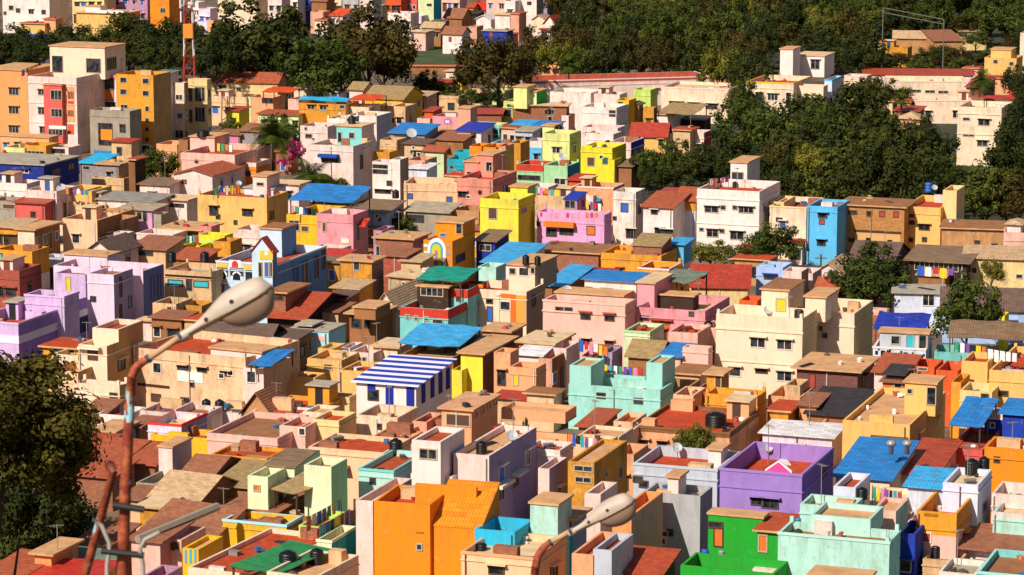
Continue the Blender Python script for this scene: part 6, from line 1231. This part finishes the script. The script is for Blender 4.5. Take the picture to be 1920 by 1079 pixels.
# ================================================================ ground and hill
mb = MB(); gm, nt, b = nodes_mat('dusty_ground')
c1 = ramp(nt, noise(nt, pos(nt), .12, 8, .7), .38, .66, (.07, .045, .03, 1), (.26, .17, .10, 1))
nt.links.new(c1, b.inputs['Base Color']); b.inputs['Roughness'].default_value = .95
mb.poly([(-2500, -1500, 0), (2500, -1500, 0), (2500, 5000, 0), (-2500, 5000, 0)], gm); o = mb.build('ground'); o['kind'] = 'structure'
hm = MB(); rm, nt, b = nodes_mat('rock_slope')
nt.links.new(ramp(nt, noise(nt, pos(nt), .35, 8, .7), .35, .7, (.06, .05, .035, 1), (.3, .24, .17, 1)), b.inputs['Base Color']); b.inputs['Roughness'].default_value = .95
prof = [(-60, 56), (-8, 57.5), (7, 57), (15, 53), (25, 49.5), (43, 41), (74, 26), (105, 12), (139, -.5)]
rh = random.Random(3); xs = [x * 12 - 180 for x in range(31)]; gv = [[(x, y, z + (rh.uniform(-1.2, .4) if 7 < y < 136 else 0) - max(0, abs(x) - 110) * .35) for x in xs] for y, z in prof]
idx = len(hm.v)
for rw in gv: hm.v += rw
for j in range(len(prof) - 1):
    for i in range(30): hm.f.append((j * 31 + i, j * 31 + i + 1, (j + 1) * 31 + i + 1, (j + 1) * 31 + i)); hm.m.append(hm.mi(rm))
o = hm.build('hill', smooth=True); o['kind'] = 'structure'

# ================================================================ big near tree on the left
NEARM = leaf_mesh('near_crown', 321, 150, 250, .034, FOL['near'], low=-.75)
c = at_y(-35, 812, 92); o = empty('tree', (c.x, c.y, 19)); tag(o, 'large near tree with small olive leaves at the left edge', 'tree')
cr = bpy.data.objects.new('crown', NEARM); COL.objects.link(cr); cr.parent = o; cr.location = (0, 0, c.z - 19); cr.scale = (3.3, 3.2, 3.0)
t = bpy.data.objects.new('trunk', TR[1]); COL.objects.link(t); t.parent = o; t.scale = (3.6, 3.6, c.z - 19)

# ================================================================ small outbuildings wherever a lane would show bare ground
bpy.context.view_layer.update()
FP = [(k.p, k.u, k.v, k.W, k.D) for l, k in BL]
def inside(p, f, m=.3):
    r = p - f[0]; a, b = r.dot(f[1]), r.dot(f[2]); return -m < a < f[3] + m and -m < b < f[4] + m
dg = bpy.context.evaluated_depsgraph_get()
def hitname(x, y):
    ok, loc, nor, i, ob, mt = SC.ray_cast(dg, CAM + ray(x, y).normalized() * 45, ray(x, y).normalized()); return (ob.name if ok else ''), loc
ri = random.Random(12); seen = set(); made = 0
OC = [('cream', 'cream'), ('palepink', 'pale pink'), ('peachcream', 'peach'), ('oldcream', 'stained cream'), ('whitepink', 'whitish'), ('ochre', 'ochre'), ('brick', 'bare brick'), ('ruin', 'brown plastered'), ('turq', 'turquoise'), ('limepale', 'pale lime'), ('bluewhite', 'pale blue'), ('peach', 'apricot')]
cand = []
for yy in range(1068, 172, -13):
    for xx in range(4 + (yy * 5) % 12, 1918, 17):
        nm, loc = hitname(xx, yy)
        if nm.startswith('ground'): cand.append((xx, yy, loc.copy()))
for xx, yy, loc in cand:
    W_, D_ = ri.uniform(2.6, 4.4), ri.uniform(2.4, 3.6); rz = math.radians(-20); u = Vector((math.cos(rz), math.sin(rz), 0)); v = Vector((-math.sin(rz), math.cos(rz), 0))
    done = False
    for sc_ in (1, .72, .5):
        w_, d_ = W_ * sc_, D_ * sc_; p0 = Vector((loc.x, loc.y, 0)) - u * w_ / 2 - v * .3
        pts = [p0 + u * a * w_ + v * b * d_ for a in (0, .5, 1) for b in (0, .5, 1)]
        if any(inside(p, f) for p in pts for f in FP if (f[0] - p).length < 45): continue
        done = True; break
    if not done: continue
    near = min(BL, key=lambda q: (q[1].p + q[1].u * q[1].W / 2 + q[1].v * q[1].D / 2 - p0).length if q[1].p.y < p0.y else 1e6)
    short = near[0].split()
    while short and (len(short) > 9 or short[-1] in ('a', 'and', 'with', 'of', 'the', 'on', 'its', 'at', 'in')): short.pop()
    cn = None
    for t_ in range(12):
        cc = ri.choice(OC); lab = 'low ' + cc[1] + ' outbuilding squeezed behind the ' + ' '.join(short)
        if lab not in seen: cn = cc; break
    if cn is None: continue
    seen.add(lab); lab = ' '.join(lab.split()[:16]); h_ = ri.uniform(2.3, 3.5) * (1 if sc_ > .6 else .85); top = p0 + Vector((0, 0, h_)); x0, y0 = proj(top); x1, _ = proj(top + u * w_)
    B(x0, y0, x1, h_, d_ / (.8), cn[0], lab, roof=ri.choice(('flat', 'flat', 'slab', 'lean', 'leans')), rc=ri.choice(('red', 'rust')) if False else ri.choice(('rust', 'brown', 'pale', 'red')), p=.4, n='outbuilding', cat='outbuilding', wear=.6, g=(1, 1, ''))
    k = BL[-1][1]; FP.append((k.p, k.u, k.v, k.W, k.D)); made += 1
print('outbuildings', made, 'of', len(cand))
# ================================================================ rusty lamp poles in the foreground
def rusty():
    m, nt, b = nodes_mat('rusty_blue_paint')
    n1 = noise(nt, pos(nt), 9, 6, .65)
    col = ramp(nt, n1, .40, .62, (.26, .03, .012, 1), (.50, .12, .035, 1))
    n3 = ramp(nt, noise(nt, pos(nt), 22, 5, .7), .5, .62); col = mix(nt, mathn(nt, 'MULTIPLY', n3, .6), col, (.08, .02, .012))
    n2 = ramp(nt, noise(nt, pos(nt, (1.3, 1, .4)), 5.2, 5, .6), .57, .585); col = mix(nt, n2, col, (.40, .68, .72))
    nt.links.new(col, b.inputs['Base Color']); b.inputs['Roughness'].default_value = .75; return m
RUST = rusty()
def smooth_path(pts, n=5):
    out = []
    for i in range(len(pts) - 1):
        p0, p1, p2, p3 = pts[max(i - 1, 0)], pts[i], pts[i + 1], pts[min(i + 2, len(pts) - 1)]
        for k in range(n):
            t = k / n; out.append(tuple(.5 * ((2 * b) + (-a + c) * t + (2 * a - 5 * b + 4 * c - d) * t * t + (-a + 3 * b - 3 * c + d) * t ** 3) for a, b, c, d in zip(p0, p1, p2, p3)))
    return out + [pts[-1]]
def lamp(dist, polepts, polerad, armpts, armrad, sleeve, A0, A1, scale, label, base_z):
    P = [at_y(x, y, dist) for x, y in polepts]
    ap_ = smooth_path([(x, y, r) for (x, y), r in zip(armpts, armrad)]); armpts = [(x, y) for x, y, r in ap_]; armrad = [r for x, y, r in ap_]
    root = empty('street_lamp', (P[0].x, P[0].y, base_z)); tag(root, label, 'street lamp', 'street lamps in the foreground')
    off = Vector((P[0].x, P[0].y, base_z))
    mb = MB(); pts = [Vector((0, 0, 0))] + [p - off for p in P]; mb.tube(pts, polerad, RUST, 14); mb.build('pole', root, smooth=True)
    arm = [at_y(x, y, dist) - off for x, y in armpts]; mb = MB(); mb.tube(arm, armrad, RUST, 12); mb.build('arm', root, smooth=True)
    sv = [at_y(x, y, dist) - off for x, y in sleeve]; mb = MB(); mb.tube(sv, armrad[-1] * .86, plain('c49a6e', .7, 0, .7), 12); mb.build('sleeve', root, smooth=True)
    # clamp collars
    for j, r0 in ((0.06, 1.2), (.9, 1.25)):
        mb = MB(); a = sv[0].lerp(sv[-1], j); d = (sv[-1] - sv[0]).normalized(); mb.tube([a - d * .015, a + d * .015], armrad[-1] * r0, plain('22343e'), 12); mb.build('clamp', root)
    a0 = at_y(*A0, dist) - off; a1 = at_y(*A1, dist) - off; ax = (a1 - a0); L = ax.length; ax.normalize()
    dep = Vector((0, 1, 0)); up = dep.cross(ax).normalized(); up = up if up.z > 0 else -up
    S = 20; K2 = 18
    top = MB(); bowl = MB(); sm_ = plain('c8b4a0', .55, 0, .6); bm_, nt, b = nodes_mat('lamp_bowl_acrylic')
    b.inputs['Base Color'].default_value = (.36, .22, .14, 1); b.inputs['Roughness'].default_value = .3; b.inputs['Coat Weight'].default_value = .3
    def sm(x): x = max(0, min(1, x)); return x * x * (3 - 2 * x)
    def rnd_(t): return math.sqrt(max(.0004, 1 - (max(0, t - .86) / .14) ** 2))
    def wd(t): return L * (.042 + .105 * sm((t - .16) / .42)) * rnd_(t)
    def hu(t): return L * (.045 + .125 * sm((t - .14) / .5) - .03 * sm((t - .7) / .3)) * rnd_(t)
    def bd(t): return L * .215 * math.sqrt(max(0, 1 - ((t - .74) / .30) ** 2)) * rnd_(t) if t > .44 else 0.0
    for i in range(S + 1):
        t = i / S; c = a0 + ax * (L * t)
        for k in range(K2 + 1):
            an = math.pi * k / K2; top.v.append(tuple(c + dep * math.cos(an) * wd(t) + up * (math.sin(an) ** .8) * hu(t)))
        for k in range(K2 + 1):
            an = math.pi * k / K2; top.v.append(tuple(c + dep * math.cos(an) * wd(t) - up * math.sin(an) * min(L * .045, wd(t))))
    R_ = 2 * (K2 + 1)
    for i in range(S):
        for h0 in (0, K2 + 1):
            for k in range(K2):
                q = (i * R_ + h0 + k, i * R_ + h0 + k + 1, (i + 1) * R_ + h0 + k + 1, (i + 1) * R_ + h0 + k); top.f.append(q); top.m.append(top.mi(sm_))
    hd = top.build('lamp_head', root, smooth=True)
    for i in range(S + 1):
        t = .44 + .555 * i / S; c = a0 + ax * (L * t) - up * L * .02
        for k in range(K2 + 1):
            an = math.pi * k / K2; bowl.v.append(tuple(c + dep * math.cos(an) * wd(t) * .93 - up * math.sin(an) * (bd(t) + .002)))
    for i in range(S):
        for k in range(K2):
            bowl.f.append((i * (K2 + 1) + k, i * (K2 + 1) + k + 1, (i + 1) * (K2 + 1) + k + 1, (i + 1) * (K2 + 1) + k)); bowl.m.append(bowl.mi(bm_))
    bowl.build('glass_bowl', hd, smooth=True)
    rim = MB(); rp = [a0 + ax * (L * t) - dep * wd(t) * 1.01 for t in [.1 + .9 * i / 14 for i in range(15)]]; rim.tube(rp, L * .012, plain('8a6a48', .5), 6); rim.build('rim', hd)
    for t in (.32, .62):
        m = MB(); c = a0 + ax * (L * t) - dep * wd(t) * .9 + up * hu(t) * .42; m.tube([c, c - dep * .012], L * .022, plain('3a2a20'), 8); m.build('bolt', hd)
    return root
# pole 1
lr = lamp(25, [(226, 1190), (229, 1079), (236, 900), (243, 760), (247, 706)], [.058, .057, .053, .049, .044, .038],
     [(246, 712), (251, 697), (260, 685), (279, 672)], [.038, .038, .036, .033], [(274, 676), (346, 626)], (336, 634), (510, 536), 1,
     'large near street lamp on a peeling rusty red pole at the left', 49.0)
mb = MB(); m = plain('b8a890'); off = Vector(lr.location)
for pts, r in (([(268, 1150), (268, 1060), (262, 1030), (272, 1012), (300, 998)], .02), ([(200, 1150), (201, 1060), (206, 1020), (190, 985), (174, 974)], .02)):
    q = MB(); q.tube([at_y(x, y, 24.9) - off for x, y in pts], r, plain('b0a898', .5), 8); q.build('conduit', lr, smooth=True)
for y in (950, 1036):
    q = MB(); q.tube([at_y(190 if y > 1000 else 212, y - 3, 24.9) - off, at_y(270, y + 6, 24.9) - off], .03, plain('2a2420'), 8); q.build('clamp_bar', lr)
# slanting second pole
a = at_y(140, 1150, 26); b_ = at_y(213, 884, 26); o = empty('leaning_pole', (a.x, a.y, 47.5)); tag(o, 'thin rusty pole leaning beside the large lamp pole', 'pole')
mb = MB(); of = Vector(o.location); low = a + (a - b_) * 1.9; mb.tube([low - of, a - of, b_ - of], [.045, .042, .036], RUST, 12); mb.build('shaft', o, smooth=True)
mb = MB(); mb.tube([b_ - of, at_y(205, 872, 26) - of, at_y(200, 868, 26) - of], [.04, .05, .03], plain('7a3020'), 10); mb.build('end_fitting', o, smooth=True)
lamp(33.6, [(1000, 1180), (1001, 1090), (1004, 1062)], [.05, .05, .05, .048], [(1004, 1066), (1009, 1043), (1022, 1025), (1034, 1016)], [.046, .045, .042, .038], [(1030, 1019), (1074, 994)], (1066, 1002), (1190, 936), 1,
     'second street lamp with a curved arm at the bottom centre', 44.5)
# ================================================================ radio mast, far poles, floodlight gantry
base = at_z(355, 140, 9.5); mh = 22; root = empty('radio_mast', (base.x, base.y, 0)); tag(root, 'red and white lattice radio mast with an orange cabinet', 'radio mast')
for sx in (-1, 1):
    for sy in (-1, 1):
        for s in range(8):
            z0, z1 = s * 4.2, (s + 1) * 4.2; r0, r1 = 1.1 - s * .1, 1.1 - (s + 1) * .1
            mb = MB(); mb.tube([(sx * r0, sy * r0, z0), (sx * r1, sy * r1, z1)], .09, plain('c03a24' if s % 2 == 0 else 'e8e0dc'), 6); mb.build('leg', root)
mb = MB(); mr = plain('a83828')
for s in range(16):
    z0, z1 = s * 2.1, (s + 1) * 2.1; r0, r1 = 1.1 - s * .05, 1.1 - (s + 1) * .05
    for i in range(4):
        cs = [(-1, -1), (1, -1), (1, 1), (-1, 1)]; a, b2 = cs[i], cs[(i + 1) % 4]
        mb.tube([(a[0] * r0, a[1] * r0, z0), (b2[0] * r1, b2[1] * r1, z1)], .045, mr, 4); mb.tube([(a[0] * r1, a[1] * r1, z1), (b2[0] * r1, b2[1] * r1, z1)], .04, mr, 4)
mb.build('bracing', root)
mb = MB(); zc = 15.6; mb.box(-.8, .8, -1.1, .3, zc, zc + 2.3, plain('f0902c')); mb.build('cabinet', root); 
for i in range(7):
    mb = MB(); an = i * .9; z = 19 + (i % 3) * 2.4; mb.box(-.16, .16, -.1, .1, -.9, .9, plain('ece8e4')); mb.build('panel_antenna', root, (math.cos(an) * 1.35, math.sin(an) * 1.35, z), an + 1.57)
mb = MB(); mb.lathe([(.5, -.15), (.55, .1), (.1, .2)], plain('f0ece8')); o = mb.build('dish', root, (1.5, -.5, 18.5)); 
for (x, yb, yt, lab) in [(1257, 345, 283, 'grey concrete pole among the trees right of the vivid blue side wall'), (1486, 362, 312, 'thin lamp post with a white lamp before the middle wood'), (1800, 426, 345, 'thin tall post right of the peach yellow stepped house'), (1844, 424, 372, 'short white post by the right edge trees'), (1538, 560, 478, 'dark utility post in front of the white tent roof'), (736, 600, 552, 'dark wooden post in front of the white plastered gable')]:
    P = at_z(x, yb, .0); d = (P - CAM).dot(FW); hgt = (yb - yt) / (F / d) * 1.02
    mb = MB(); mb.tube([(0, 0, -.1), (0, 0, hgt)], [.13, .09], plain('8a7a6a' if 'dark' not in lab else '3a3028'), 8)
    o = empty('utility_pole', (P.x, P.y, 0)); tag(o, lab, 'pole'); mb.build('shaft', o)
    mb = MB(); mb.box(-.7, .7, -.05, .05, hgt - .5, hgt - .38, plain('6a5a4c')); 
    if 'lamp' in lab: mb.box(-.75, -.3, -.14, .14, hgt - .36, hgt - .2, plain('f4f0ea'))
    mb.build('crossarm', o)
a = at_z(1656, 15, 14); b2 = at_z(1770, 37, 12); o = empty('floodlight_gantry', (a.x, a.y, 0)); tag(o, 'thin grey steel gantry standing in the wood at the top right', 'gantry'); of = Vector((a.x, a.y, 0)); st = plain('6c6a60', .7)
for q in (a, b2): mb = MB(); mb.tube([Vector((q.x, q.y, 0)) - of, q - of], .11, st, 6); mb.build('post', o)
mb = MB(); mb.tube([a - of, b2 - of], .08, st, 6); mb.tube([a - of - Vector((0, 0, .9)), b2 - of - Vector((0, 0, .9))], .08, st, 6); mb.build('beam', o)

# ================================================================ camera, sun, sky
cd = bpy.data.cameras.new('camera'); cam = bpy.data.objects.new('camera', cd); COL.objects.link(cam); SC.camera = cam
cam.location = CAM; cam.rotation_euler = (math.pi / 2 - PITCH, 0, 0); cd.sensor_width = 36; cd.lens = 36 * F / 1920; cd.clip_end = 8000; cd.clip_start = .5; cd.dof.use_dof = True; cd.dof.focus_distance = 300; cd.dof.aperture_fstop = 5.6
EL, AZ = math.radians(40), Vector((-.60, -.80, 0)).normalized()
sd = Vector((AZ.x * math.cos(EL), AZ.y * math.cos(EL), math.sin(EL)))
sl = bpy.data.lights.new('sun', 'SUN'); sl.energy = 5.0; sl.angle = math.radians(.5); sl.color = (1, .93, .83)
so = bpy.data.objects.new('sun', sl); COL.objects.link(so); so.rotation_euler = (-sd).to_track_quat('-Z', 'Y').to_euler(); so.location = (0, 0, 120)
w = bpy.data.worlds.new('World'); SC.world = w; w.use_nodes = True; nt = w.node_tree
sk = nt.nodes.new('ShaderNodeTexSky'); sk.sky_type = 'NISHITA'; sk.sun_disc = False; sk.sun_elevation = EL; sk.sun_rotation = math.atan2(sd.x, sd.y)
bg = nt.nodes['Background']; bg.inputs[1].default_value = .06; nt.links.new(sk.outputs[0], bg.inputs[0])
vs = SC.view_settings; vs.view_transform = 'Standard'; vs.look = 'None'; vs.gamma = 1; vs.exposure = .1; vs.use_curve_mapping = False
